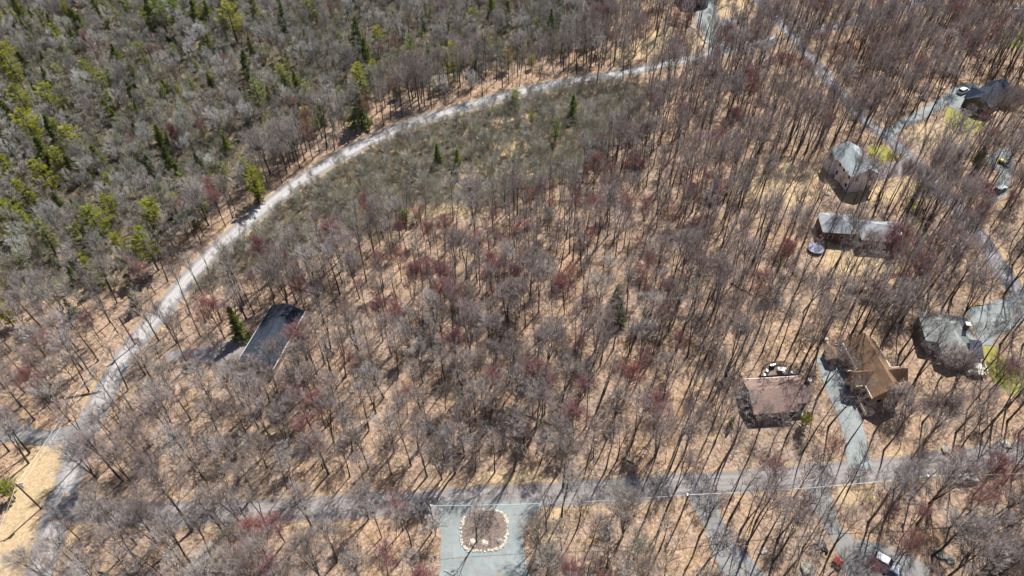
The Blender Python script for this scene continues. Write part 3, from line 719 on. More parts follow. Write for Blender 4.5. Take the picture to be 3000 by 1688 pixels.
for t in trees:
    k = 'pine' if t['kind'] == 'pale_pine' else t['kind']
    groups_[k].append(t)
    t['p'] = PX(t['x'], t['y'], t['h']*.6)
    if k == 'bare':
        n = len(SETS[t['sub']])
        t['v'] = rt.randrange(n)
        t['look'] = LOOKS[t['sub']][t['v']]
    elif k == 'red': t['v'] = rt.randrange(4); t['look'] = 'red budding'
    elif k == 'spruce': t['v'] = rt.randrange(4); t['look'] = 'tall dark green' if t['h'] > 10 else ('small dark green' if t['h'] < 7.5 else 'dark green')
    else:
        t['v'] = rt.randrange(2 if t['kind'] == 'pale_pine' else 4)
        t['look'] = ('pale grey green' if t['kind'] == 'pale_pine' else ('big yellow green' if t['h'] > 11 else 'small yellow green'))
for k, noun in (('bare', 'tree'), ('red', 'maple'), ('pine', 'pine'), ('spruce', 'spruce')):
    word_labels([(t, t['p'][0], t['p'][1], t['look']) for t in groups_[k] if -40 < t['p'][0] < 3040 and -40 < t['p'][1] < 1728], noun)
bare_vis = [t for t in groups_['bare'] if 'label' in t and visible(t['x'], t['y'], t['h'])]
bare_vis.sort(key=lambda t: -(t['h']/depth(t['x'], t['y'])*(1.35 if t.get('hero') else 1)*(1.15 if t['sub'] == 'wide' else 1)))
single = bare_vis[:300]; sid = set(id(t) for t in single)
for t in single:
    thing_copy(SETS[t['sub']][t['v']], 'bare_tree', t['x'], t['y'], t['h'], t, 'tree', 'bare trees standing in the wood', rt)
for t in groups_['red']:
    if 'label' in t: thing_copy(B_RED[t['v']], 'red_maple', t['x'], t['y'], t['h'], t, 'maple tree', 'red budding maples in the wood', rt)
for t in groups_['pine']:
    if 'label' in t: thing_copy((C_PALE if t['kind'] == 'pale_pine' else C_PINE)[t['v']], 'pine_tree', t['x'], t['y'], t['h'], t, 'pine tree', 'pines of the wood', rt)
for t in groups_['spruce']:
    if 'label' in t: thing_copy(C_SPR[t['v']], 'spruce_tree', t['x'], t['y'], t['h'], t, 'spruce tree', 'dark spruces of the wood', rt)

def scatter(name, label, protos_m, pts):
    # pts: (x, y, z, rotz, scale_xy, scale_z, index, tilt)
    pc = bpy.data.collections.new(name+'_kinds')
    for i, (me_) in enumerate(protos_m):
        o = bpy.data.objects.new(f'{name}_kind_{i:02d}', me_); pc.objects.link(o)
    me = bpy.data.meshes.new(name); me.from_pydata([p[:3] for p in pts], [], [])
    a = me.attributes.new('rot', 'FLOAT_VECTOR', 'POINT'); a.data.foreach_set('vector', [c for p in pts for c in (p[7], 0.0, p[3])])
    a = me.attributes.new('scl', 'FLOAT_VECTOR', 'POINT'); a.data.foreach_set('vector', [c for p in pts for c in (p[4], p[4], p[5])])
    a = me.attributes.new('kind_index', 'INT', 'POINT'); a.data.foreach_set('value', [p[6] for p in pts])
    o = bpy.data.objects.new(name, me); COL.objects.link(o)
    g = bpy.data.node_groups.new(name, 'GeometryNodeTree')
    g.interface.new_socket('Geometry', in_out='INPUT', socket_type='NodeSocketGeometry'); g.interface.new_socket('Geometry', in_out='OUTPUT', socket_type='NodeSocketGeometry')
    gi = g.nodes.new('NodeGroupInput'); go = g.nodes.new('NodeGroupOutput')
    ci = g.nodes.new('GeometryNodeCollectionInfo'); ci.inputs['Collection'].default_value = pc
    ci.inputs['Separate Children'].default_value = True; ci.inputs['Reset Children'].default_value = True
    ip = g.nodes.new('GeometryNodeInstanceOnPoints'); ip.inputs['Pick Instance'].default_value = True
    def na(n, t):
        q = g.nodes.new('GeometryNodeInputNamedAttribute'); q.data_type = t; q.inputs['Name'].default_value = n; return q.outputs['Attribute']
    e2 = g.nodes.new('FunctionNodeEulerToRotation'); g.links.new(na('rot', 'FLOAT_VECTOR'), e2.inputs[0])
    g.links.new(gi.outputs[0], ip.inputs['Points']); g.links.new(ci.outputs[0], ip.inputs['Instance'])
    g.links.new(na('kind_index', 'INT'), ip.inputs['Instance Index']); g.links.new(e2.outputs[0], ip.inputs['Rotation'])
    g.links.new(na('scl', 'FLOAT_VECTOR'), ip.inputs['Scale']); g.links.new(ip.outputs[0], go.inputs[0])
    md = o.modifiers.new('spread', 'NODES'); md.node_group = g
    tag(o, label, kind='stuff'); return o
rest = [t for t in groups_['bare'] if id(t) not in sid]
allb = []; off = {}
for k in ('slim', 'small', 'wide'):
    off[k] = len(allb); allb += [pr[2].mesh('woodland_tree', pr[3]) for pr in SETS[k]]
pts = []
for t in rest:
    pr = SETS[t['sub']][t['v']]; s = t['h']/pr[4]; sx = s*rt.uniform(.88, 1.12)
    pts.append((t['x'], t['y'], 0, rt.uniform(0, 6.28), sx, s, off[t['sub']]+t['v'], rt.gauss(0, .05)))
o = scatter('bare_woodland', 'dense stand of leafless grey brown trees filling the rest of the wood', allb, pts); o['category'] = 'woodland'
del o['category']
# scrub of the wet ground, undergrowth, forest litter of fallen twigs
SH = [shrub(200+i, h, w_, n, (5, 4), 1.25).mesh('scrub_bush', [M['bark'], M['shrub']]) for i, (h, w_, n) in enumerate([(2.8, 3.0, 16), (3.6, 2.6, 15), (2.2, 3.0, 16), (4.4, 3.2, 14)])]
BR = [shrub(220+i, h, w_, n, (3, 3), .8).mesh('brush', [M['bark'], M['brush']]) for i, (h, w_, n) in enumerate([(1.3, 1.8, 9), (2.6, 1.2, 5), (.9, 2.4, 10)])]
SG = Grid(2.0); ps = []; pb = []
rs = random.Random(9)
for _ in range(42000):
    x = rs.uniform(X0, X1); y = rs.uniform(Y0, Y1)
    if abs(x) > depth(x, y)*1500/FOC+6: continue
    z = zone(x, y)
    f = math.sin(x*.21+2*math.sin(y*.13))*math.cos(y*.17+1.2)
    if z == 'wet': sp = 1.45+(.9 if f > .55 else 0)
    elif z == 'nw': sp = 2.2+.8*f
    else: continue
    if not SG.ok(x, y, sp) or not clear(x, y, .9): continue
    SG.add(x, y); s = rs.uniform(.6, 1.15)*(1.0 if z == 'wet' else .95)
    ps.append((x, y, 0, rs.uniform(0, 6.28), s*rs.uniform(.8, 1.1), s, rs.randrange(4), rs.uniform(-.1, .1)))
scatter('scrub', 'tangled grey olive leafless scrub on the wet ground by the curved road', SH, ps)
BG = Grid(2.0)
for _ in range(45000):
    x = rs.uniform(X0, X1); y = rs.uniform(Y0, Y1)
    if abs(x) > depth(x, y)*1500/FOC+4: continue
    z = zone(x, y)
    f = math.sin(x*.16+2*math.sin(y*.11+2))*math.cos(y*.14)
    sp = {'wet': 3.2, 'nw': 2.8, 'sw': 3.6, 'mid': 2.6, 'ne': 3.0, 'se': 3.0}[z]+1.2*f
    if not BG.ok(x, y, max(1.6, sp)) or not clear(x, y, .8): continue
    BG.add(x, y); s = rs.uniform(.5, 1.25)
    pb.append((x, y, 0, rs.uniform(0, 6.28), s, s*rs.uniform(.6, 1), rs.randrange(3), rs.uniform(-.2, .2)))
bw = wpoly([(1365, 1520), (1470, 1520), (1470, 1600), (1365, 1600)])
for _ in range(60):
    x = rs.uniform(bw[:, 0].min(), bw[:, 0].max()); y = rs.uniform(bw[:, 1].min(), bw[:, 1].max()); s = rs.uniform(.3, .6); pb.append((x, y, .2, rs.uniform(0, 6.28), s*1.3, s*.6, rs.randrange(3), rs.uniform(-.2, .2)))
scatter('undergrowth', 'low brown leafless undergrowth scattered over the leaf litter', BR, pb)
SA = []
for i, (h, sp_) in enumerate([(6.5, 1.3), (8, 1.5), (5, 1.2), (9.5, 1.6)]):
    tr_, cr_ = bare(400+i, h, .4, sp_, 9, .06, (3, 3, 2), .4, 0, lean=.15)
    bm2 = MB(); bm2.v = tr_.v+cr_.v; o_ = len(tr_.v); bm2.f = tr_.f+[tuple(q+o_ for q in f) for f in cr_.f]; bm2.m = tr_.m+cr_.m
    SA.append(bm2.mesh('sapling', gm))
pz = []; GG = Grid(2.0)
for _ in range(22000):
    x = rs.uniform(X0, X1); y = rs.uniform(Y0, Y1)
    if abs(x) > depth(x, y)*1500/FOC+6: continue
    z = zone(x, y)
    if z in ('wet', 'nw'): continue
    if not GG.ok(x, y, 3.0+1.2*math.sin(x*.19+y*.07)) or not clear(x, y, 1.0) or (occludes(x, y, 6, 1.0) and rs.random() < .8): continue
    GG.add(x, y); s = rs.uniform(.6, 1.15); pz.append((x, y, 0, rs.uniform(0, 6.28), s, s, rs.randrange(4), rs.gauss(0, .1)))
scatter('saplings', 'countless thin leafless saplings standing between the bigger trees', SA, pz)
fl = []
for i in range(4):
    mb = MB(); rg = random.Random(300+i)
    for k in range(7):
        a = rg.uniform(0, 3.14); L = rg.uniform(.6, 2.0); c = Vector((rg.uniform(-1.5, 1.5), rg.uniform(-1.5, 1.5), .05)); d = Vector((math.cos(a), math.sin(a), rg.uniform(-.03, .06)))
        mb.tube([c-d*L*.5, c+d*L*.1+Vector((rg.uniform(-.08, .08), rg.uniform(-.08, .08), .03)), c+d*L*.5], [.04, .035, .015], 4, 0)
    fl.append(mb.mesh('fallen_branches', [M['twig'], M['twig']]))
pf = []; FG = Grid(3.0)
for _ in range(9000):
    x = rs.uniform(X0, X1); y = rs.uniform(Y0, 240)
    if abs(x) > depth(x, y)*1500/FOC+4: continue
    if not FG.ok(x, y, 4.2) or not clear(x, y, 1.5): continue
    FG.add(x, y); s = rs.uniform(.6, 1.5); pf.append((x, y, 0, rs.uniform(0, 6.28), s, s, rs.randrange(4), 0))
scatter('forest_litter', 'fallen branches lying scattered over the leaf litter', fl, pf)
print('single', len(single), 'red', len(groups_['red']), 'pine', len(groups_['pine']), 'spruce', len(groups_['spruce']), 'rest', len(rest), 'scrub', len(ps), len(pb), len(pf))

# ------------------------------------------------------------------ building materials
def shingle(name, c, var=.25):
    m, nt, b = new_mat(name, .95, .06)
    v = objc(nt); br = N(nt, "ShaderNodeTexBrick"); nt.links.new(v, br.inputs['Vector']); br.inputs['Scale'].default_value = 1.0
    br.inputs['Brick Width'].default_value = .9; br.inputs['Row Height'].default_value = .28; br.inputs['Mortar Size'].default_value = .012
    br.inputs['Color1'].default_value = (*[x*(1-var*.5) for x in c], 1); br.inputs['Color2'].default_value = (*[x*(1+var*.5) for x in c], 1); br.inputs['Mortar'].default_value = (*[x*.6 for x in c], 1)
    f = noise(nt, v, .7, 5, .7); g = ramp(nt, f, [(.3, (.78, .78, .80)), (.7, (1.2, 1.18, 1.15))])
    h = noise(nt, v, 7, 3, .8); g2 = ramp(nt, h, [(.3, (.8, .8, .8)), (.7, (1.2, 1.2, 1.2))])
    nt.links.new(mix(nt, 1.0, mix(nt, 1.0, br.outputs[0], g, 'MULTIPLY'), g2, 'MULTIPLY'), b.inputs['Base Color']); bump(nt, b, h, .02); return m
def siding(name, c):
    m, nt, b = new_mat(name, .6, .3)
    v = objc(nt); s = N(nt, "ShaderNodeSeparateXYZ"); nt.links.new(v, s.inputs[0])
    mm = N(nt, "ShaderNodeMath", operation='MULTIPLY'); nt.links.new(s.outputs[2], mm.inputs[0]); mm.inputs[1].default_value = 5
    fr = N(nt, "ShaderNodeMath", operation='FRACT'); nt.links.new(mm.outputs[0], fr.inputs[0])
    c1 = ramp(nt, fr.outputs[0], [(0, tuple(x*.6 for x in c)), (.12, c), (1, c)])
    f = noise(nt, v, 1.2, 4); nt.links.new(mix(nt, 1.0, c1, ramp(nt, f, [(.3, (.88, .87, .86)), (.7, (1.08, 1.08, 1.08))]), 'MULTIPLY'), b.inputs['Base Color'])
    bump(nt, b, fr.outputs[0], .01); return m
H = {'charcoal': shingle('charcoal_shingles', (.042, .052, .072), .4), 'palegrey': shingle('pale_grey_shingles', (.36, .41, .44), .15), 'grey': shingle('grey_shingles', (.36, .38, .41)),
     'slate': shingle('slate_shingles', (.04, .055, .085)), 'brown': shingle('mauve_brown_shingles', (.26, .185, .165)), 'tan': shingle('tan_brown_shingles', (.25, .165, .11)),
     'greygreen': shingle('grey_green_shingles', (.29, .32, .32)), 'darkslate': shingle('dark_slate_roofing', (.07, .08, .11)), 'teal': shingle('grey_teal_shingles', (.22, .28, .30)),
     'white': siding('white_siding', (.62, .60, .60)), 'lavender': siding('lavender_white_siding', (.82, .76, .84)), 'redbrown': siding('dark_red_brown_siding', (.15, .085, .08)),
     'darkbrown': siding('dark_brown_siding', (.10, .07, .06)), 'wood': siding('cedar_siding', (.36, .22, .13)), 'navy': siding('navy_siding', (.045, .075, .20)), 'greysid': siding('grey_siding', (.24, .24, .25)),
     'trim': flat_mat('white_trim', (.78, .76, .74)), 'cream': flat_mat('cream_fascia', (.80, .70, .50)), 'deck': rough_mat('weathered_deck', (.16, .12, .10), (.27, .21, .18), 3, .01, world=False),
     'paledeck': rough_mat('new_timber', (.62, .50, .33), (.76, .64, .46), 3, .01, world=False), 'stone': rough_mat('pale_stone', (.38, .34, .28), (.66, .61, .52), 2.5, .05), 'boulder': rough_mat('grey_boulder', (.17, .16, .14), (.42, .40, .35), 1.5, .06),
     'brick': shingle('dark_brick', (.14, .085, .065)), 'black': flat_mat('black_plastic', (.02, .022, .026), .45), 'rubber': flat_mat('tyre_rubber', (.025, .025, .027), .85, .2),
     'steel': flat_mat('galvanised_steel', (.6, .62, .64), .35, .5, .8), 'pole': rough_mat('creosoted_pole', (.10, .075, .055), (.19, .15, .12), 4, .01), 'log': rough_mat('dead_wood', (.36, .33, .30), (.58, .54, .49), 3, .02),
     'darklog': rough_mat('damp_dead_wood', (.07, .055, .045), (.17, .14, .12), 3, .02), 'mulch': rough_mat('bare_planting_bed', (.13, .10, .088), (.30, .24, .215), 3.5, .06),
     'wire': flat_mat('bright_cable', (.85, .82, .78), .4, .5, 0.0), 'whitep': flat_mat('white_paint', (.85, .86, .88), .25, .6), 'bluew': flat_mat('blue_grey_paint', (.30, .40, .62), .25, .6), 'silver': flat_mat('silver_paint', (.55, .66, .74), .25, .6), 'blackp': flat_mat('black_paint', (.03, .03, .045), .2, .6),
     'red': flat_mat('red_plastic', (.70, .13, .11), .45), 'yellow': flat_mat('yellow_paint', (.85, .58, .03), .4), 'orange': flat_mat('orange_plastic', (.75, .28, .08), .5), 'green': flat_mat('green_plastic', (.12, .38, .14), .5), 'purple': flat_mat('purple_plastic', (.33, .26, .58), .5),
     'blue': flat_mat('bright_blue_sheet', (.02, .22, .80), .45), 'tramp': rough_mat('blue_grey_mat', (.18, .23, .34), (.34, .40, .50), 1.5, .01, world=False), 'trampb': flat_mat('blue_pad', (.12, .18, .42), .5), 'firewood': rough_mat('split_firewood', (.55, .33, .13), (.85, .62, .32), 6, .03)}
gm_, nt_, b_ = new_mat('window_glass', .08, .8); b_.inputs['Base Color'].default_value = (.02, .025, .035, 1); H['glass'] = gm_
gm_, nt_, b_ = new_mat('lamp_glass', .2, .6); b_.inputs['Base Color'].default_value = (.75, .75, .72, 1); H['lamp'] = gm_

def obj(name, fill, mat, parent):
    mb = MB(); fill(mb); return mb.build(name, mat, parent)
def gable_wall(mb, x0, x1, y0, y1, e, r, axis='x', z0=0):
    # walls under a gable whose ridge runs along `axis`
    if axis == 'x': m_ = (y0+y1)/2; mb.prism([(y0, z0), (y1, z0), (y1, e), (m_, r), (y0, e)], 'x', x0, x1)
    else: m_ = (x0+x1)/2; mb.prism([(x0, z0), (x1, z0), (x1, e), (m_, r), (x0, e)], 'y', y0, y1)
def gable_roof(mb, x0, x1, y0, y1, e, r, axis='x', ov=.45, rk=.35, th=.16, off=0.0):
    if axis == 'x': a, b_, lo, hi = y0, y1, x0-rk, x1+rk
    else: a, b_, lo, hi = x0, x1, y0-rk, y1+rk
    m_ = (a+b_)/2+off; sl = (r-e)/((b_-a)/2); ea = e-ov*(r-e)/(m_-a); eb = e-ov*(r-e)/(b_-m_); q = .03
    mb.prism([(a-ov, ea+q), (m_, r+q), (b_+ov, eb+q), (b_+ov, eb+q+th), (m_, r+q+th*1.1), (a-ov, ea+q+th)], axis, lo, hi)
def hip_roof(mb, x0, x1, y0, y1, e, r, ov=.5):
    x0 -= ov; x1 += ov; y0 -= ov; y1 += ov; W_ = y1-y0; L_ = x1-x0; t = .12
    if L_ >= W_: A = (x0+W_/2, (y0+y1)/2, r); B = (x1-W_/2, (y0+y1)/2, r)
    else: A = ((x0+x1)/2, y0+L_/2, r); B = ((x0+x1)/2, y1-L_/2, r)
    b = len(mb.v); mb.v += [(x0, y0, e), (x1, y0, e), (x1, y1, e), (x0, y1, e), (x0, y0, e-t), (x1, y0, e-t), (x1, y1, e-t), (x0, y1, e-t), A, B]
    F_ = [(4, 7, 6, 5), (0, 4, 5, 1), (1, 5, 6, 2), (2, 6, 7, 3), (3, 7, 4, 0)]
    F_ += [(0, 1, 9, 8), (1, 2, 9), (2, 3, 8, 9), (3, 0, 8)] if L_ >= W_ else [(0, 1, 8), (1, 2, 9, 8), (2, 3, 9), (3, 0, 8, 9)]
    for f in F_: mb.f.append(tuple(b+i for i in f)); mb.m.append(0)
def window(root, x, y, z, face, w=1.1, h=1.2, fm='trim', arch=False, name='window'):
    # frame proud of the wall, pane set in it; face is the outward direction of the wall
    def fr(mb, grow, d0, d1):
        if face in ('+y', '-y'):
            s = 1 if face == '+y' else -1; ya, yb = sorted((y+s*d0, y+s*d1)); mb.box(x-w/2-grow, x+w/2+grow, ya, yb, z-h/2-grow, z+h/2+grow)
            if arch: mb.prism([(x+(w/2+grow)*math.cos(t*math.pi/8), z+h/2+.02+grow+(w/2+grow)*math.sin(t*math.pi/8)) for t in range(9)], 'y', ya, yb)
        else:
            s = 1 if face == '+x' else -1; xa, xb = sorted((x+s*d0, x+s*d1)); mb.box(xa, xb, y-w/2-grow, y+w/2+grow, z-h/2-grow, z+h/2+grow)
    f = obj(name, lambda mb: fr(mb, .09, 0.005, .05), H[fm], root)
    obj('pane', lambda mb: fr(mb, 0, .052, .065), H['glass'], f)
def door(root, x, y, face, mat='trim', w=.95, h=2.05, name='door', z0=.05):
    def fr(mb):
        if face in ('+y', '-y'):
            s = 1 if face == '+y' else -1; ya, yb = sorted((y+s*.005, y+s*.06)); mb.box(x-w/2, x+w/2, ya, yb, z0, z0+h)
        else:
            s = 1 if face == '+x' else -1; xa, xb = sorted((x+s*.005, x+s*.06)); mb.box(xa, xb, y-w/2, y+w/2, z0, z0+h)
    return obj(name, fr, H[mat], root)
def bar(root, name, x0, x1, y0, y1, z0, z1, mat): return obj(name, lambda mb: mb.box(x0, x1, y0, y1, z0, z1), H[mat] if isinstance(mat, str) else mat, root)

# A: charcoal roofed ranch house
a = empty('ranch_house', (-53.5, 101.3, 0), R(77.9)); tag(a, 'long ranch house with charcoal roof and white gutters left of the centre wood', 'house')
obj('wall', lambda m: gable_wall(m, -8.1, 8.1, -3.7, 3.7, 2.8, 4.3), H['white'], a)
rf = obj('roof', lambda m: gable_roof(m, -8.1, 8.1, -3.7, 3.7, 2.8, 4.3), H['charcoal'], a)
for yy in (-4.24, 4.24): bar(a, 'gutter', -8.45, 8.45, yy-.07, yy+.07, 2.56, 2.70, 'trim')
for xx, yy in ((-3, 1.2), (4.5, -1.1)): bar(rf, 'vent_pipe', xx-.07, xx+.07, yy-.07, yy+.07, 3.6, 4.35, 'steel')
for xx in (-6.3, -2.8, 3.2, 6.2):
    window(a, xx, 3.7, 1.6, '+y'); window(a, xx, -3.7, 1.6, '-y')
door(a, .4, 3.7, '+y'); door(a, 0, -3.7, '-y'); window(a, -8.1, 1.6, 1.6, '-x'); window(a, -8.1, -1.6, 1.6, '-x')
# B: tall white house, pale grey roof
b = empty('two_storey_house', (95.8, 161.8, 0), R(97)); tag(b, 'tall white house with pale grey roof and an arched window by the right road', 'house')
obj('wall', lambda m: (gable_wall(m, -6.3, 6.3, -3.6, 3.6, 5.8, 7.9), gable_wall(m, 2.2, 6.2, 3.6, 5.0, 5.6, 7.1, 'y'), gable_wall(m, -3.6, .6, -4.8, -3.6, 5.6, 7.2, 'y')), H['lavender'], b)
obj('roof', lambda m: (gable_roof(m, -6.3, 6.3, -3.6, 3.6, 5.8, 7.9), gable_roof(m, 2.2, 6.2, .2, 5.0, 5.6, 7.15, 'y', rk=.3), gable_roof(m, -3.6, .6, -4.8, -.2, 5.6, 7.25, 'y', rk=.3)), H['palegrey'], b)
bar(b, 'gutter', -6.65, 1.7, 4.08, 4.2, 5.42, 5.56, 'trim')
window(b, 4.2, 5.0, 4.6, '+y', 1.5, 1.5, 'redbrown' if False else 'trim', True)
for xx in (-4.8, -1.6, .9): window(b, xx, 3.6, 4.4, '+y', .9, 1.2); window(b, xx, 3.6, 1.6, '+y', .9, 1.2)
for yy in (-2, 2): window(b, -6.3, yy, 4.4, '-x', 1.0, 1.3)
door(b, -6.3, 1.2, '-x', 'trim', 2.6, 2.2, 'garage_door'); door(b, -6.3, -2.4, '-x', 'darkbrown')
# C: grey hip roofed house in two blocks
c = empty('hip_roofed_house', (89, 137, 0), R(-6)); tag(c, 'grey hip roofed house of two blocks with dark red walls and a brick chimney', 'house')
obj('wall', lambda m: (m.box(-9, -1.2, -2.6, 4.2, 0, 3.5), m.box(.2, 10.3, -4.6, 2.4, 0, 3.5), m.box(-1.3, .3, -2.0, 2.2, 0, 3.4)), H['redbrown'], c)
obj('roof', lambda m: (hip_roof(m, -9, -1.2, -2.6, 4.2, 3.52, 5.6), hip_roof(m, .2, 10.3, -4.6, 2.4, 3.55, 5.8), gable_roof(m, -3.5, 2.6, -2.0, 2.2, 3.42, 5.0, 'x')), H['grey'], c)
ch = bar(c, 'chimney', 7.6, 8.5, -5.5, -4.62, 0, 6.1, 'brick'); bar(ch, 'cap', 7.5, 8.6, -5.6, -4.5, 6.1, 6.28, 'trim')
for xx in (-7, -4): window(c, xx, -2.6, 1.7, '-y')
for xx in (2, 4.6, 9.4): window(c, xx, -4.6, 1.7, '-y')
door(c, -.5, -2.0, '-y', 'trim')
# E: dark slate roofed house
e = empty('slate_roofed_house', (152.2, 200.3, 0), R(41)); tag(e, 'house with dark slate roof at the head of the blue gravel drive, far right', 'house')
obj('wall', lambda m: (gable_wall(m, -7.5, 8.5, -3.6, 3.6, 3.2, 5.5), gable_wall(m, -6.6, -.5, 3.6, 4.6, 3.1, 5.0, 'y'), gable_wall(m, 2.4, 7, -5.0, -3.6, 3.1, 4.9, 'y')), H['darkbrown'], e)
obj('roof', lambda m: (gable_roof(m, -7.5, 8.5, -3.6, 3.6, 3.2, 5.5), gable_roof(m, -6.6, -.5, .4, 4.6, 3.1, 5.1, 'y'), gable_roof(m, 2.4, 7, -5.0, -.3, 3.1, 4.95, 'y')), H['slate'], e)
obj('porch_rail', lambda m: (m.box(-9.9, -9.7, -2.2, 2.4, .7, 1.1), m.box(-9.9, -7.8, -2.4, -2.2, .7, 1.1), m.box(-9.9, -7.8, 2.4, 2.6, .7, 1.1), m.box(-10.9, -10.6, -.8, 1.4, .3, .6)), H['paledeck'], e)
obj('porch', lambda m: (m.box(-9.7, -7.52, -2.2, 2.4, 0, .6), m.box(-10.6, -9.72, -.8, 1.2, 0, .3)), H['deck'], e)
obj('ground_trim', lambda m: m.box(-7.4, -4.2, -5.0, -4.7, .9, 1.3), H['paledeck'], e)
window(e, -7.5, 1.6, 1.6, '-x'); window(e, -7.5, -1.8, 1.6, '-x'); door(e, -7.5, 0, '-x'); window(e, -3.5, 4.6, 1.6, '+y'); window(e, -4, -3.6, 1.6, '-y'); window(e, 4.7, -5.0, 1.6, '-y')
# F: flat-looking mauve brown roof
f_ = empty('brown_roofed_house', (54.9, 86.0, 0), R(4)); tag(f_, 'low house with broad mauve brown roof and round deck behind it', 'house')
obj('wall', lambda m: (m.box(-5.6, 5.6, -3.0, 3.1, 0, 2.75), m.box(-5.6, 3.2, -4.2, -3.0, 0, 2.7)), H['darkbrown'], f_)
def roofF(m):
    z0, z1, r_ = 2.78, 2.8, 4.1
    m.prism([(-4.9, 2.55), (-4.9, 2.72), (0, r_+.15), (3.7, 2.85), (3.7, 2.68), (0, r_)], 'x', -6.1, 3.4)
    m.prism([(-3.3, 3.04), (-3.3, 3.21), (0, r_+.151), (3.7, 2.851), (3.7, 2.681), (0, r_+.001)], 'x', 3.4, 6.1)
obj('roof', roofF, H['brown'], f_); bar(f_, 'fascia', -6.1, 6.1, 3.71, 3.82, 2.64, 2.88, 'trim')
for xx in (-4, -1.2, 1.6): window(f_, xx, -4.2, 1.5, '-y')
door(f_, 4.4, -3.0, '-y', 'trim'); window(f_, -5.6, .5, 1.5, '-x')
bar(f_, 'vent_pipe', -3.6, -3.5, -.6, -.5, 3.6, 4.4, 'trim')
bar(f_, 'step', 3.4, 5.4, -4.4, -3.1, 0, .35, 'stone')
# round deck with railing, behind F
dx, dy = W(2283, 1092, .9)
dk = empty('round_deck', (dx, dy, 0), R(4)); tag(dk, 'half round deck with dark railing behind the mauve brown roofed house', 'deck')
def halfd(rr, z): return [(rr*math.cos(t*math.pi/12), rr*.72*math.sin(t*math.pi/12)-.6) for t in range(13)]
def fdeck(m):
    P2 = halfd(4.2, 0); b0 = len(m.v); n = len(P2)
    m.v += [(x, y, .78) for x, y in P2]+[(x, y, .92) for x, y in P2]
    m.f += [tuple(b0+i for i in reversed(range(n))), tuple(b0+n+i for i in range(n))]+[(b0+i, b0+(i+1) % n, b0+n+(i+1) % n, b0+n+i) for i in range(n)]; m.m += [0]*(n+2)
obj('floor', fdeck, H['deck'], dk)
def frail(m):
    P2 = halfd(4.15, 0)
    for i in range(12):
        p, q = Vector((*P2[i], 1.75)), Vector((*P2[i+1], 1.75)); m.tube([p, q], [.07, .07], 4); m.tube([p-Vector((0, 0, .4)), q-Vector((0, 0, .4))], [.04, .04], 4)
        m.tube([Vector((*P2[i], .8)), p], [.06, .06], 4)
        for k in range(1, 4): z_ = p.lerp(q, k/4); m.tube([Vector((z_.x, z_.y, .92)), z_], [.025, .025], 3)
obj('railing', frail, H['black'], dk)
obj('post', lambda m: [m.box(x-.08, x+.08, y-.08, y+.08, 0, .78) for x, y in halfd(3.8, 0)[1::3]], H['deck'], dk)
def chair(nm, x, y, z, rz, mat, lab):
    t = empty(nm, (x, y, z), rz); tag(t, lab, 'chair', 'white chairs on the round deck')
    bar(t, 'seat', -.27, .27, -.27, .27, .40, .46, mat); bar(t, 'backrest', -.27, .27, .22, .27, .462, .95, mat)
    for sx in (-1, 1):
        for sy in (-1, 1): obj('leg', lambda m: m.tube([Vector((sx*.23, sy*.2, 0)), Vector((sx*.23, sy*.2, .40))], [.025, .025], 4), H[mat], t)
def deckpt(px, py): return W(px, py, 1.3)
tx, ty = deckpt(2288, 1084); t = empty('patio_table', (tx, ty, .92)); tag(t, 'square white table in the middle of the round deck', 'table')
bar(t, 'table_top', -.7, .7, -.5, .5, .68, .74, 'trim'); [obj('leg', (lambda sx, sy: lambda m: m.tube([Vector((sx*.6, sy*.4, 0)), Vector((sx*.6, sy*.4, .68))], [.03, .03], 4))(sx, sy), H['trim'], t) for sx in (-1, 1) for sy in (-1, 1)]
for (px, py, rz, lab) in ((2247, 1086, 1.2, 'white chair nearest the left rail of the round deck'), (2239, 1098, 1.5, 'white chair at the lower left end of the round deck'), (2297, 1092, 3.1, 'white chair below the table on the round deck'), (2303, 1080, -1.3, 'white chair to the right of the table on the round deck'), (2321, 1091, -1.5, 'white chair at the right end of the round deck')):
    x, y = deckpt(px, py); chair('patio_chair', x, y, .92, rz, 'trim', lab)
x, y = deckpt(2262, 1074); g = empty('grill', (x, y, .92), .3); tag(g, 'grey lidded grill at the back left rail of the round deck', 'grill')
obj('lid', lambda m: m.prism([(-.28, .8), (.28, .8), (.28, .95), (.12, 1.12), (-.12, 1.12), (-.28, .95)], 'x', -.5, .5), H['steel'], g); bar(g, 'cart', -.55, .55, -.27, .27, .0, .79, 'black')
# G: brown cross gabled house
g = empty('cross_gabled_house', (76.9, 91.6, 0), R(95.3)); tag(g, 'steep brown cross gabled house with cream fascia boards beside the gravel drive', 'house')
obj('wall', lambda m: (gable_wall(m, -7.0, 6.8, -3.2, 3.2, 3.9, 6.8), gable_wall(m, -3.7, -.6, -5.3, 5.3, 3.8, 5.6, 'y')), H['wood'], g)
obj('roof', lambda m: (gable_roof(m, -7.0, 6.8, -3.2, 3.2, 3.9, 6.8, ov=.4), gable_roof(m, -3.7, -.6, -5.3, 5.3, 3.8, 5.65, 'y', ov=.35, rk=.4)), H['tan'], g)
for yy in (-3.68, 3.68):
    bar(g, 'fascia', -.05, 7.2, yy-.07, yy+.07, 3.42, 3.76, 'cream'); bar(g, 'fascia', -7.4, -4.25, yy-.07, yy+.07, 3.42, 3.76, 'cream')
for xx in (-4.17, -.13):
    for s_ in (-1, 1): ya, yb = sorted((s_*3.9, s_*5.72)); bar(g, 'fascia', xx-.06, xx+.06, ya, yb, 3.35, 3.7, 'cream')
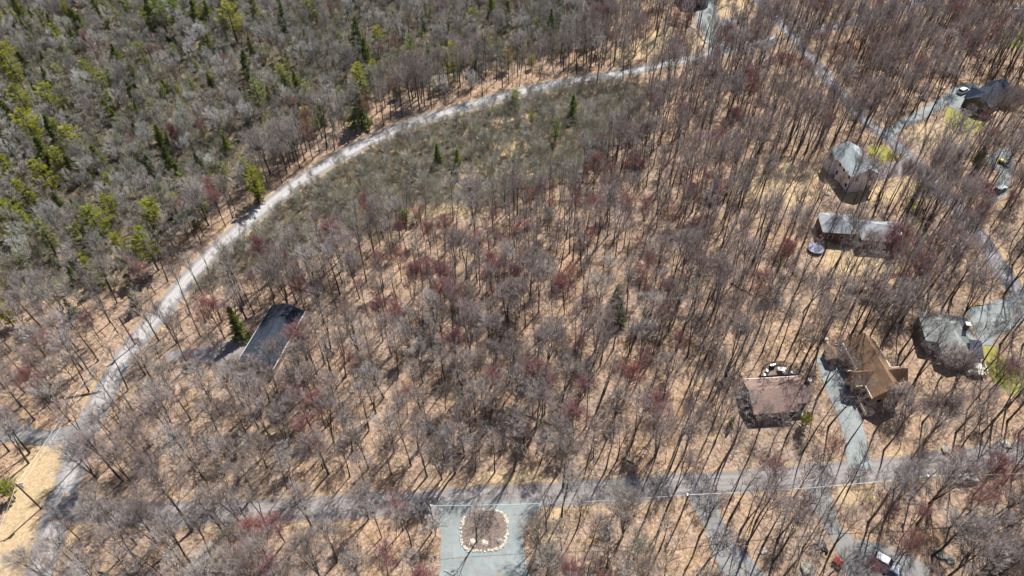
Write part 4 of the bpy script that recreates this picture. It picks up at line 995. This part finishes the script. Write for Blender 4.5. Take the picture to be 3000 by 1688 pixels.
window(g, -2.15, 5.3, 4.4, '+y', .8, .9, 'cream'); window(g, -7.0, -1.4, 2.0, '-x'); window(g, -7.0, 1.4, 2.0, '-x'); window(g, -7, 0, 5.0, '-x', .9, .8)
for xx in (1.5, 4.6): window(g, xx, 3.2, 1.7, '+y')
door(g, -2.15, 5.3, '+y', 'darkbrown')
obj('porch', lambda m: (m.box(-6.6, -4.3, 3.25, 5.2, 0, .9), m.box(-6.6, -4.3, 5.22, 5.4, .2, 1.9)), H['darkbrown'], g)
obj('ramp', lambda m: (m.box(-9.6, -6.62, 4.0, 4.9, .5, .62), m.box(-9.6, -6.7, 4.92, 5.0, .5, 1.3)), H['paledeck'], g)
# H: grey roof, white deck
h = empty('white_decked_house', (97.6, 102.4, 0), R(-10)); tag(h, 'grey roofed house with a small white railed deck and green lawn, right edge', 'house')
obj('wall', lambda m: (m.box(-5.2, 4.6, -3.6, 4.2, 0, 3.4), m.box(-2.5, 5.2, -7.0, -3.62, 0, 3.3)), H['greysid'], h)
rr = obj('roof', lambda m: (hip_roof(m, -5.2, 4.6, -3.6, 4.2, 3.42, 5.6), gable_roof(m, -2.5, 2.6, -7.0, -1.0, 3.3, 4.9, 'y')), H['greygreen'], h)
obj('wing_roof', lambda m: m.prism([(-7.3, 3.36), (-7.3, 3.5), (-3.0, 4.5), (-3.0, 4.36)], 'x', 3.05, 5.6), H['darkslate'], h)
ch = bar(h, 'chimney', 2.4, 3.2, -.6, .2, 0, 6.3, 'brick'); bar(ch, 'cap', 2.3, 3.3, -.7, .3, 6.3, 6.45, 'trim')
dkk = bar(h, 'deck', 2.9, 6.4, -9.8, -7.02, 1.0, 1.15, 'stone')
obj('railing', lambda m: (m.box(2.9, 6.4, -9.86, -9.76, 1.9, 2.02), m.box(6.34, 6.44, -9.75, -7.05, 1.9, 2.02), m.box(2.86, 2.96, -9.75, -7.05, 1.9, 2.02), [m.box(x, x+.07, -9.84, -9.78, 1.15, 1.9) for x in (2.9, 3.6, 4.3, 5.0, 5.7, 6.34)]), H['trim'], dkk)
obj('post', lambda m: [m.box(x, x+.12, -9.7, -9.58, 0, 1.0) for x in (3.0, 4.6, 6.2)], H['trim'], dkk)
obj('awning', lambda m: m.prism([(-9.2, 2.3), (-9.2, 2.36), (-7.05, 2.75), (-7.05, 2.69)], 'x', 3.6, 5.2), H['trim'], dkk)
for xx in (-3.5, .5): window(h, xx, -3.6 if xx < -2.5 else -7.0, 1.6, '-y')
window(h, -5.2, 1, 1.6, '-x'); door(h, 4.2, -7.0, '-y', 'trim', z0=1.16)
# D: navy house at the top edge
d = empty('navy_house', (70.8, 273.4, 0), R(13)); tag(d, 'navy blue house with white trim cut off by the top edge', 'house')
obj('wall', lambda m: (gable_wall(m, -4.6, 4.6, -4.2, 4.2, 4.6, 7.0, 'y'), m.box(-4.4, 3.9, -5.8, -4.22, 0, .6)), H['navy'], d)
obj('roof', lambda m: (gable_roof(m, -4.6, 4.6, -4.2, 4.2, 4.6, 7.0, 'y'), m.prism([(-6.1, 2.75), (-6.1, 2.9), (-4.3, 3.45), (-4.3, 3.3)], 'x', -4.8, 1.4)), H['teal'], d)
for xx in (-4.72, 4.6): bar(d, 'corner_trim', xx, xx+.12, -4.33, -4.21, 0, 4.55, 'trim')
for xx in (-4.5, -1.6, 1.2): bar(d, 'porch_post', xx, xx+.12, -5.9, -5.78, .6, 2.76, 'trim')
bar(d, 'porch_rail', -4.5, 1.3, -5.9, -5.84, 1.5, 1.58, 'trim')
window(d, -3.2, -4.2, 1.9, '-y'); window(d, -.4, -4.2, 1.9, '-y'); window(d, 0, -4.2, 5.0, '-y'); door(d, 2.9, -4.2, '-y', 'bluew', 2.8, 2.3, 'garage_door'); window(d, -4.6, 1.5, 2.2, '-x'); window(d, -4.6, -1.8, 2.2, '-x')
# brown shed by the drive
s_ = empty('shed', (70.4, 96.9, 0), R(93)); tag(s_, 'small brown shed at the head of the drive beside the cross gabled house', 'shed')
obj('wall', lambda m: gable_wall(m, -1.5, 1.5, -1.1, 1.1, 2.0, 2.55), H['darkbrown'], s_); obj('roof', lambda m: gable_roof(m, -1.5, 1.5, -1.1, 1.1, 2.0, 2.55, ov=.2, rk=.2, th=.08), H['tan'], s_); door(s_, -1.5, 0, '-x', 'wood', 1.2, 1.8)

# ------------------------------------------------------------------ vehicles
def car(nm, px, py, px2, py2, L, paint, side, label, cat, kind='hatch'):
    # px,py tail and px2,py2 nose on the ground as read off the photo
    a = Vector(W(px, py)); b_ = Vector(W(px2, py2)); c = (a+b_)/2; ang = math.atan2(b_.y-a.y, b_.x-a.x)
    r = empty(nm, (c.x, c.y, .06), ang); tag(r, label, cat)
    hl = L/2; hw = .9 if kind != 'suv' else .94; top = 1.48 if kind == 'hatch' else 1.72; belt = .92 if kind == 'hatch' else 1.05
    rear = -hl+.12 if kind != 'sedan' else -hl+.8
    prof = [(-hl, .35), (-hl+.08, .28), (hl-.1, .25), (hl, .38), (hl-.02, .66), (hl-.18, .78), (hl*.38, belt), (-hl+.10, belt+.02), (-hl, .8)]
    def body(m):
        # sides lean in slightly and the edges are chamfered
        for (y0, s0), (y1, s1) in zip([(-hw, .90), (-hw+.10, 1), (hw-.10, 1)], [(-hw+.10, 1), (hw-.10, 1), (hw, .90)]):
            b0 = len(m.v); n = len(prof)
            m.v += [(x*(.985 if s0 < 1 else 1), y0, .6+(z-.6)*s0) for x, z in prof]+[(x*(.985 if s1 < 1 else 1), y1, .6+(z-.6)*s1) for x, z in prof]
            m.f += [(b0+i, b0+(i+1) % n, b0+n+(i+1) % n, b0+n+i) for i in range(n)]; m.m += [0]*n
            if s0 < 1: m.f.append(tuple(b0+i for i in range(n))); m.m.append(0)
            if s1 < 1: m.f.append(tuple(b0+n+i for i in reversed(range(n)))); m.m.append(0)
    obj('body', body, H[side], r)
    x0, x1 = rear, hl*.40; r0, r1 = rear+.32, hl*.08
    def frus(m, xa, xb, ya, za, xc, xd, yc, zc):
        b0 = len(m.v); m.v += [(xa, -ya, za), (xb, -ya, za), (xb, ya, za), (xa, ya, za), (xc, -yc, zc), (xd, -yc, zc), (xd, yc, zc), (xc, yc, zc)]
        for f in ((0, 3, 2, 1), (4, 5, 6, 7), (0, 1, 5, 4), (1, 2, 6, 5), (2, 3, 7, 6), (3, 0, 4, 7)): m.f.append(tuple(b0+i for i in f)); m.m.append(0)
    obj('windows', lambda m: frus(m, x0+.02, x1-.02, hw-.08, belt-.02, r0, r1, hw-.24, top-.05), H['glass'], r)
    obj('roof', lambda m: (frus(m, r0-.03, r1+.03, hw-.22, top-.055, r0+.06, r1-.08, hw-.30, top)), H[paint], r)
    obj('bonnet', lambda m: m.prism([(hl*.40, belt+.012), (hl*.40, belt-.03), (hl-.2, .80), (hl-.2, .83)], 'y', -hw+.14, hw-.14), H[paint], r)
    def pillars(m):
        for xa, xc in ((x0+.02, r0), (x1-.02, r1), ((x0+x1)/2, (r0+r1)/2)):
            for s in (-1, 1): m.tube([Vector((xa, s*(hw-.075), belt)), Vector((xc, s*(hw-.235), top-.04))], [.04, .035], 4)
    obj('pillar', pillars, H[side], r)
    for sx in (-1, 1):
        for sy in (-1, 1):
            cx = sx*hl*.62; cy = sy*(hw-.08)
            w_ = obj('wheel', lambda m: m.tube([Vector((cx, cy-.11, .33)), Vector((cx, cy+.11, .33))], [.33, .33], 14, cap=True), H['rubber'], r)
            obj('rim', lambda m: m.tube([Vector((cx, cy+sy*.09, .33)), Vector((cx, cy+sy*.125, .33))], [.2, .17], 10, cap=True), H['steel'], w_)
    for sy in (-1, 1):
        obj('headlight', lambda m: m.box(hl-.10, hl+.015, sy*.62-.17, sy*.62+.17, .56, .70), H['lamp'], r)
        obj('tail_light', lambda m: m.box(-hl-.015, -hl+.05, sy*.68-.12, sy*.68+.12, .62, .80), H['red'], r)
        obj('mirror', lambda m: m.box(hl*.34, hl*.34+.12, min(sy*(hw-.02), sy*(hw+.16)), max(sy*(hw-.02), sy*(hw+.16)), belt, belt+.12), H[paint], r)
    return r
car('parked_van', 2561, 1637, 2623, 1672, 4.7, 'whitep', 'bluew', 'white roofed car with blue grey sides parked at the bottom right', 'car', 'suv')
car('parked_hatchback', 2795, 1408, 2858, 1404, 4.3, 'whitep', 'whitep', 'small white hatchback on the lower road by the red maple', 'car')
car('parked_suv', 2803, 279, 2838, 264, 4.7, 'whitep', 'silver', 'white car with silver sides in front of the dark slate roofed house', 'car', 'suv')
car('parked_saloon', 2912, 568, 2946, 550, 4.4, 'silver', 'blackp', 'pale topped dark car on the narrow right hand drive', 'car')
car('parked_dark_car', 2470, 1052, 2457, 1022, 4.2, 'blackp', 'blackp', 'shiny black car between the brown shed and the cross gabled house', 'car')
# small tractor on the right hand drive
x, y = W(2937, 482); t = empty('garden_tractor', (x, y, .05), R(-60)); tag(t, 'small dark garden tractor with yellow hood on the right hand drive', 'tractor')
bar(t, 'hood', -1.5, -.3, -.45, .45, .5, 1.2, 'yellow'); bar(t, 'chassis', -1.4, 1.3, -.35, .35, .3, .49, 'black'); obj('seat', lambda m: (m.box(.2, .8, -.3, .3, .5, .9), m.box(.82, .95, -.3, .3, .6, 1.4)), H['black'], t)
bar(t, 'bucket', 1.32, 1.9, -.7, .7, .15, .7, 'black')
for sx, rad in ((-1.05, .36), (.75, .5)):
    for sy in (-.56, .56): obj('wheel', lambda m: m.tube([Vector((sx, sy-.14, rad)), Vector((sx, sy+.14, rad))], [rad, rad], 12, cap=True), H['rubber'], t)

# ------------------------------------------------------------------ utility poles and cables
POLES = [(348, 930, 'utility pole left of the curved road, uphill one of the pair'), (47, 1419, 'utility pole in the straw verge by the lower left corner'), (1259, 1481, 'utility pole between two trees beside the gravel drive'),
         (2018, 1449, 'utility pole beside the lower road above the grey drive'), (2727, 1394, 'utility pole beside the lower road left of the white hatchback')]
pt = []
for px, py, lab in POLES:
    x, y = W(px, py, 9.3); r = empty('utility_pole', (x, y, 0), .4 if px < 1000 else 1.57); tag(r, lab, 'utility pole', 'wooden utility poles')
    obj('pole', lambda m: m.tube([Vector((0, 0, 0)), Vector((0, 0, 9.5))], [.17, .12], 9, cap=True), H['pole'], r)
    obj('crossarm', lambda m: m.box(-.9, .9, -.06, .06, 8.9, 9.05), H['pole'], r)
    for q in (-.8, .8): obj('insulator', lambda m: m.tube([Vector((q, 0, 9.052)), Vector((q, 0, 9.28))], [.07, .05], 7, cap=True), H['trim'], r)
    obj('transformer', lambda m: m.tube([Vector((.36, 0, 7.7)), Vector((.36, 0, 8.6))], [.24, .24], 12, cap=True), H['steel'], r)
    pt.append((x, y))
def cable(a, b_, za, zb, sag, lab, rad=.035, off=(0, 0)):
    m = MB(); n = 24
    pts = [Vector((a[0]+off[0]+(b_[0]-a[0])*i/n, a[1]+off[1]+(b_[1]-a[1])*i/n, za+(zb-za)*i/n-sag*4*(i/n)*(1-i/n))) for i in range(n+1)]
    m.tube(pts, [rad]*(n+1), 5, 0, True); o = m.build('power_cable', H['wire']); tag(o, lab, 'cable', 'overhead cables'); return o
ex1 = W(-120, 1800, 9); ex2 = W(3200, 1372, 9.3); ex0 = W(560, 560, 9.3)
cable(pt[0], pt[1], 9.25, 9.25, 1.0, 'upper pale cable slung between the two left hand poles', .02)
cable(pt[0], pt[1], 8.2, 8.2, 1.2, 'lower pale cable slung between the two left hand poles', .018)
cable(pt[1], ex1, 9.25, 9.2, .8, 'pale cable leaving the lower left pole for the corner', .02)
cable(pt[2], pt[3], 9.25, 9.25, 1.0, 'pale cable from the gravel drive pole to the next pole right', .03)
cable(pt[3], pt[4], 9.25, 9.25, 1.0, 'bright cable over the lower road between the two right poles', .05)
cable(pt[4], ex2, 9.25, 9.3, .7, 'bright cable leaving the white hatchback pole for the right edge', .07)

# ------------------------------------------------------------------ stones
def stone_mesh(seed, sub=2, flat=.62):
    bm = bmesh.new(); bmesh.ops.create_icosphere(bm, subdivisions=sub, radius=1.0); rg = random.Random(seed)
    import mathutils
    for v in bm.verts:
        n_ = mathutils.noise.noise(v.co*1.3+Vector((seed, 0, 0)))*.5+mathutils.noise.noise(v.co*3+Vector((0, seed, 0)))*.2
        v.co *= 1+n_; v.co.z = max(-.35, v.co.z)*flat
    me = bpy.data.meshes.new('stone'); bm.to_mesh(me); bm.free(); return me
SM = [stone_mesh(i) for i in range(5)]
for m_ in SM: m_.materials.append(H['stone'])
BM_ = [stone_mesh(20+i, 3) for i in range(4)]
for m_ in BM_: m_.materials.append(H['boulder'])
isl = []
for k in range(96):
    t = 2*math.pi*k/96; ct, st_ = math.cos(t), math.sin(t); n_ = 2/3.1
    ex = abs(ct)**n_*math.copysign(1, ct); ey = abs(st_)**n_*math.copysign(1, st_)
    isl.append((1418+67*ex+2*math.sin(3*t), 1556-60*ey+2*math.cos(2*t)-3*ex))
rk = random.Random(12)
bed = MB(); bp = [W(*p) for p in isl]
bed.v = [(x, y, .14) for x, y in bp]+[(sum(p[0] for p in bp)/96, sum(p[1] for p in bp)/96, .34)]
bed.f = [(i, (i+1) % 96, 96) if False else (96, (i+1) % 96, i) for i in range(96)]; bed.m = [0]*96
bd = bed.build('planting_bed', H['mulch']); tag(bd, 'oval bare earth planting bed ringed with stones in the gravel drive', kind='structure')
for k, (x, y) in enumerate(bp):
    o = bpy.data.objects.new('edging_stone', rk.choice(SM)); COL.objects.link(o)
    s = rk.uniform(.13, .31); o.location = (x+rk.uniform(-.14, .14), y+rk.uniform(-.14, .14), .10); o.rotation_euler = (0, 0, rk.uniform(0, 6.28)); o.scale = (s*rk.uniform(1, 1.7), s, s*.9)
    tag(o, 'pale edging stone in the ring round the planting bed', 'stone', 'edging stones of the planting bed')
def stones_along(line, n, s0, s1, lab, grp):
    L = [W(*p) for p in line]
    for k in range(n):
        f = (len(L)-1)*k/(n-1); i = min(len(L)-2, int(f)); a = f-i
        x = L[i][0]*(1-a)+L[i+1][0]*a+rk.uniform(-.4, .4); y = L[i][1]*(1-a)+L[i+1][1]*a+rk.uniform(-.4, .4)
        o = bpy.data.objects.new('border_stone', rk.choice(SM)); COL.objects.link(o); s = rk.uniform(s0, s1)
        o.location = (x, y, s*.25); o.rotation_euler = (0, 0, rk.uniform(0, 6.28)); o.scale = (s*1.15, s, s); tag(o, lab, 'stone', grp)
stones_along([(1977, 62), (2003, 70), (2025, 80), (2045, 94), (2056, 112), (2068, 125)], 26, .35, .75, 'pale boulder in the row left of the navy house drive', 'boulders left of the navy house drive')
stones_along([(2158, 66), (2130, 73), (2106, 78), (2098, 92), (2102, 108), (2120, 124)], 22, .3, .6, 'pale boulder in the ring right of the navy house drive', 'boulders right of the navy house drive')
for px, py, s, lab in ((2365, 1668, 1.1, 'grey boulder below the black sacks near the bottom edge'), (2503, 353, 1.0, 'mossy boulder left of the right hand road'), (2772, 1320, .9, 'mossy boulder above the lower road'), (2945, 1303, .9, 'pale boulder above the lower road near the right edge'),
        (2759, 258, .9, 'white boulder above the far right gravel drive'), (2709, 293, .8, 'dark edged boulder beside the far right gravel drive'), (2734, 285, .45, 'small boulder between two others beside the far right drive'), (2817, 361, .7, 'white stone on the far lawn'), (2821, 323, .5, 'small grey stone where gravel meets the far lawn'),
        (2908, 504, .5, 'small white stone left of the right hand drive'), (1384, 1592, .7, 'broad pale stone at the foot of the island tree'), (1422, 1593, .6, 'pale flat stone on the planting bed'), (1466, 1587, .6, 'dark shadowed stone at the lower right of the planting bed'), (2205, 92, .8, 'dark boulder right of the navy house yard'), (2202, 26, .6, 'white boulder at the upper right of the sandy yard'),
        (2237, 1615, .6, 'pale stone by the bottom middle drive'), (2885, 830, .6, 'pale stone above the firewood pile'), (2860, 800, .6, 'pale boulder near the right hand road bend'), (2780, 1640, .8, 'grey boulder near the bottom right corner'), (2755, 1625, .9, 'mossy grey boulder left of the bottom right corner'), (1060, 1460, .5, 'pale stone in the wood left of the gravel drive'), (2410, 1620, .4, 'small pale stone left of the red roofed hut'), (2425, 568, .8, 'white stone below the tall white house'), (2581, 335, .4, 'small white stone beside the right hand road')):
    x, y = W(px, py); o = bpy.data.objects.new('boulder', rk.choice(BM_)); COL.objects.link(o); o.location = (x, y, s*.18); o.rotation_euler = (0, 0, rk.uniform(0, 6)); o.scale = (s*1.2, s, s*.9); tag(o, lab, 'boulder', 'loose boulders')
    if 'white' in lab or 'pale' in lab:
        o.data = rk.choice(SM)

# ------------------------------------------------------------------ fallen logs
LOGS = [(1395, 402, 1428, 437, .16, 1, 'pale fallen log in the scrub'), (1598, 447, 1607, 478, .14, 1, 'short pale log standing out at the right side of the scrub'), (213, 381, 246, 397, .12, 1, 'pale log among the pines left of centre'), (370, 424, 393, 431, .12, 1, 'thin white log between the small spruces'),
        (858, 842, 938, 866, .22, 0, 'dark fallen trunk above the ranch house'), (1492, 1196, 1618, 1247, .2, 0, 'dark fallen trunk above the straw verge'), (1232, 1228, 1318, 1300, .17, 1, 'pale fallen trunk above the gravel drive'), (1203, 1153, 1320, 1155, .1, 1, 'thin straight pale log in the middle wood'),
        (195, 1168, 300, 1148, .2, 0, 'dark fallen trunk by the left hand junction'), (2140, 830, 2204, 868, .2, 0, 'dark fallen trunk right of the middle wood'), (2214, 408, 2302, 421, .18, 0, 'dark fallen trunk in the upper right wood'), (2165, 263, 2222, 270, .15, 0, 'dark fallen trunk below the upper right junction'),
        (1460, 985, 1530, 1002, .15, 0, 'dark fallen trunk in the heart of the wood'), (1606, 945, 1650, 970, .14, 0, 'short dark log in the heart of the wood'), (2020, 805, 2085, 800, .12, 1, 'thin pale log right of the heart of the wood'), (2310, 1480, 2420, 1470, .1, 1, 'thin pale log below the lower road'),
        (690, 1010, 712, 1016, .08, 1, 'short white pole on the pad of the ranch house'), (1838, 1350, 1862, 1362, .15, 0, 'dark log above the lower road'), (950, 1010, 985, 1040, .16, 1, 'pale forked log right of the ranch house'), (1120, 410, 1160, 372, .1, 1, 'pale leaning log in the upper scrub'), (2358, 985, 2400, 1000, .12, 1, 'pale log above the brown shed'), (2620, 820, 2650, 800, .1, 1, 'pale log in the yard below the hip roofed house')]
for a_, b__, c__, d__, rr_, pale, lab in LOGS:
    p = Vector((*W(a_, b__), rr_*.9)); q = Vector((*W(c__, d__), rr_*.7+.1)); m = MB(); k1 = p.lerp(q, .35)+Vector((rk.uniform(-.15, .15), rk.uniform(-.15, .15), .05)); k2 = p.lerp(q, .7)+Vector((rk.uniform(-.15, .15), rk.uniform(-.15, .15), .03))
    m.tube([p, k1, k2, q], [rr_, rr_*.9, rr_*.7, rr_*.4], 8, 0, True)
    for k in range(4):
        s = p.lerp(q, rk.uniform(.3, .95)); dd = Vector((rk.uniform(-1, 1), rk.uniform(-1, 1), rk.uniform(.2, .9))).normalized(); m.tube([s, s+dd*rk.uniform(.5, 1.6)], [rr_*.3, .01], 4)
    o = m.build('fallen_log', H['log' if pale else 'darklog']); tag(o, lab, 'log', 'fallen logs')
x0_, y0_ = W(1301, 1671); x1_, y1_ = W(1331, 1686); m = MB(); m.tube([Vector((x0_, y0_, .12)), Vector((x1_, y1_, .12))], [.07, .07], 8, 0, True); tag(m.build('white_pipe', H['trim']), 'straight white pipe lying on the gravel drive at the bottom edge', 'pipe')

# ------------------------------------------------------------------ yard things
x, y = W(2390, 727, .8); t = empty('trampoline', (x, y, 0)); tag(t, 'round blue grey trampoline below left of the hip roofed house', 'trampoline')
obj('jumping_mat', lambda m: m.tube([Vector((0, 0, .80)), Vector((0, 0, .83))], [1.6, 1.6], 28, cap=True), H['tramp'], t)
def ring(m):
    for i in range(28):
        a0, a1 = 2*math.pi*i/28, 2*math.pi*(i+1)/28
        for (ra, rb, z) in ((1.6, 1.95, .86),): m.poly([(ra*math.cos(a0), ra*math.sin(a0), z), (rb*math.cos(a0), rb*math.sin(a0), z-.04), (rb*math.cos(a1), rb*math.sin(a1), z-.04), (ra*math.cos(a1), ra*math.sin(a1), z)])
obj('edge_pad', ring, H['trampb'], t)
for k in range(6):
    a0 = k*math.pi/3; obj('leg', lambda m: m.tube([Vector((1.85*math.cos(a0), 1.85*math.sin(a0), 0)), Vector((1.85*math.cos(a0), 1.85*math.sin(a0), .80))], [.04, .04], 5), H['steel'], t)
x, y = W(2452, 1650); t = empty('play_hut', (x, y, 0), R(-52)); tag(t, 'little brown play hut with bright red roof near the bottom right', 'play hut')
obj('wall', lambda m: gable_wall(m, -.65, .65, -.55, .55, 1.05, 1.5), H['darkbrown'], t); obj('roof', lambda m: gable_roof(m, -.65, .65, -.55, .55, 1.05, 1.5, ov=.15, rk=.12, th=.06), H['red'], t)
for i, (px, py, lab) in enumerate(((2393, 1604, 'black sack on the left, near the red roofed hut'), (2414, 1594, 'upper black sack near the red roofed hut'), (2414, 1612, 'largest black sack, lower one near the red roofed hut'))):
    x, y = W(px, py); o = bpy.data.objects.new('black_sack', stone_mesh(40+i, 3, .8)); o.data.materials.append(H['black']); COL.objects.link(o); s = (.42, .45, .6)[i]; o.location = (x, y, s*.25); o.scale = (s, s*1.2, s); tag(o, lab, 'sack', 'black sacks near the hut')
x, y = W(2990, 33); o = bpy.data.objects.new('blue_tarpaulin', stone_mesh(51, 3, .4)); o.data.materials.append(H['blue']); COL.objects.link(o); o.location = (x, y, .3); o.scale = (2.6, 1.2, 1.3); o.rotation_euler = (0, 0, R(-40)); tag(o, 'bright blue tarpaulin over a heap at the upper right corner', 'tarpaulin')
t = empty('firewood_pile', (*W(2860, 895), 0), R(8)); tag(t, 'long low pile of golden split firewood above the white decked house', 'firewood')
def fw(m):
    rg = random.Random(3)
    for k in range(90):
        x_ = rg.uniform(-1.9, 1.9); z_ = rg.uniform(.08, .55*(1-abs(x_)/2.4)); a0 = rg.uniform(-.4, .4)
        m.tube([Vector((x_-.22*math.sin(a0), -.25, z_)), Vector((x_+.22*math.sin(a0), .25, z_+rg.uniform(-.06, .06)))], [.085, .085], 5, 0, True)
obj('split_logs', fw, H['firewood'], t)
x, y = W(862, 1003); m = MB(); m.tube([Vector((x, y, 0)), Vector((x, y, .07))], [1.55, 1.5], 18, 0, True); tag(m.build('stone_patio', H['stone']), 'round pale stone patio beside the ranch house', kind='structure')
JUNK = [(658, 1105, 'trim', 'white bucket left of the ranch house corner'), (668, 1100, 'black', 'black bucket beside the white and orange ones'), (667, 1111, 'orange', 'orange bucket beside the black one'), (690, 1103, 'green', 'green tub near the ranch house corner'), (700, 1108, 'purple', 'purple tub near the ranch house corner'), (2657, 1163, 'yellow', 'yellow barrel at the right of the cross gabled house'), (2659, 1176, 'trim', 'white barrel below the yellow one'),
        (2371, 1116, 'trim', 'white drum at the right end of the mauve brown roofed house'), (2419, 996, 'trim', 'small white drum above the brown shed'), (2830, 562, 'trim', 'small white drum among the red maples on the right'), (2846, 551, 'bluew', 'blue grey drum among the red maples on the right')]
for px, py, mt, lab in JUNK:
    x, y = W(px, py, .4); r = empty('tub', (x, y, 0)); tag(r, lab, 'tub', 'tubs and buckets in the yards')
    big_ = px > 2000; rad = .42 if big_ else .3; hh_ = .8 if big_ else .5
    obj('shell', lambda m: m.tube([Vector((0, 0, 0)), Vector((0, 0, hh_))], [rad*.85, rad], 12, 0, True), H[mt], r)
    obj('rim', lambda m: m.tube([Vector((0, 0, hh_-.01)), Vector((0, 0, hh_+.04))], [rad*1.07, rad*1.07], 12, 0, True), H[mt], r)
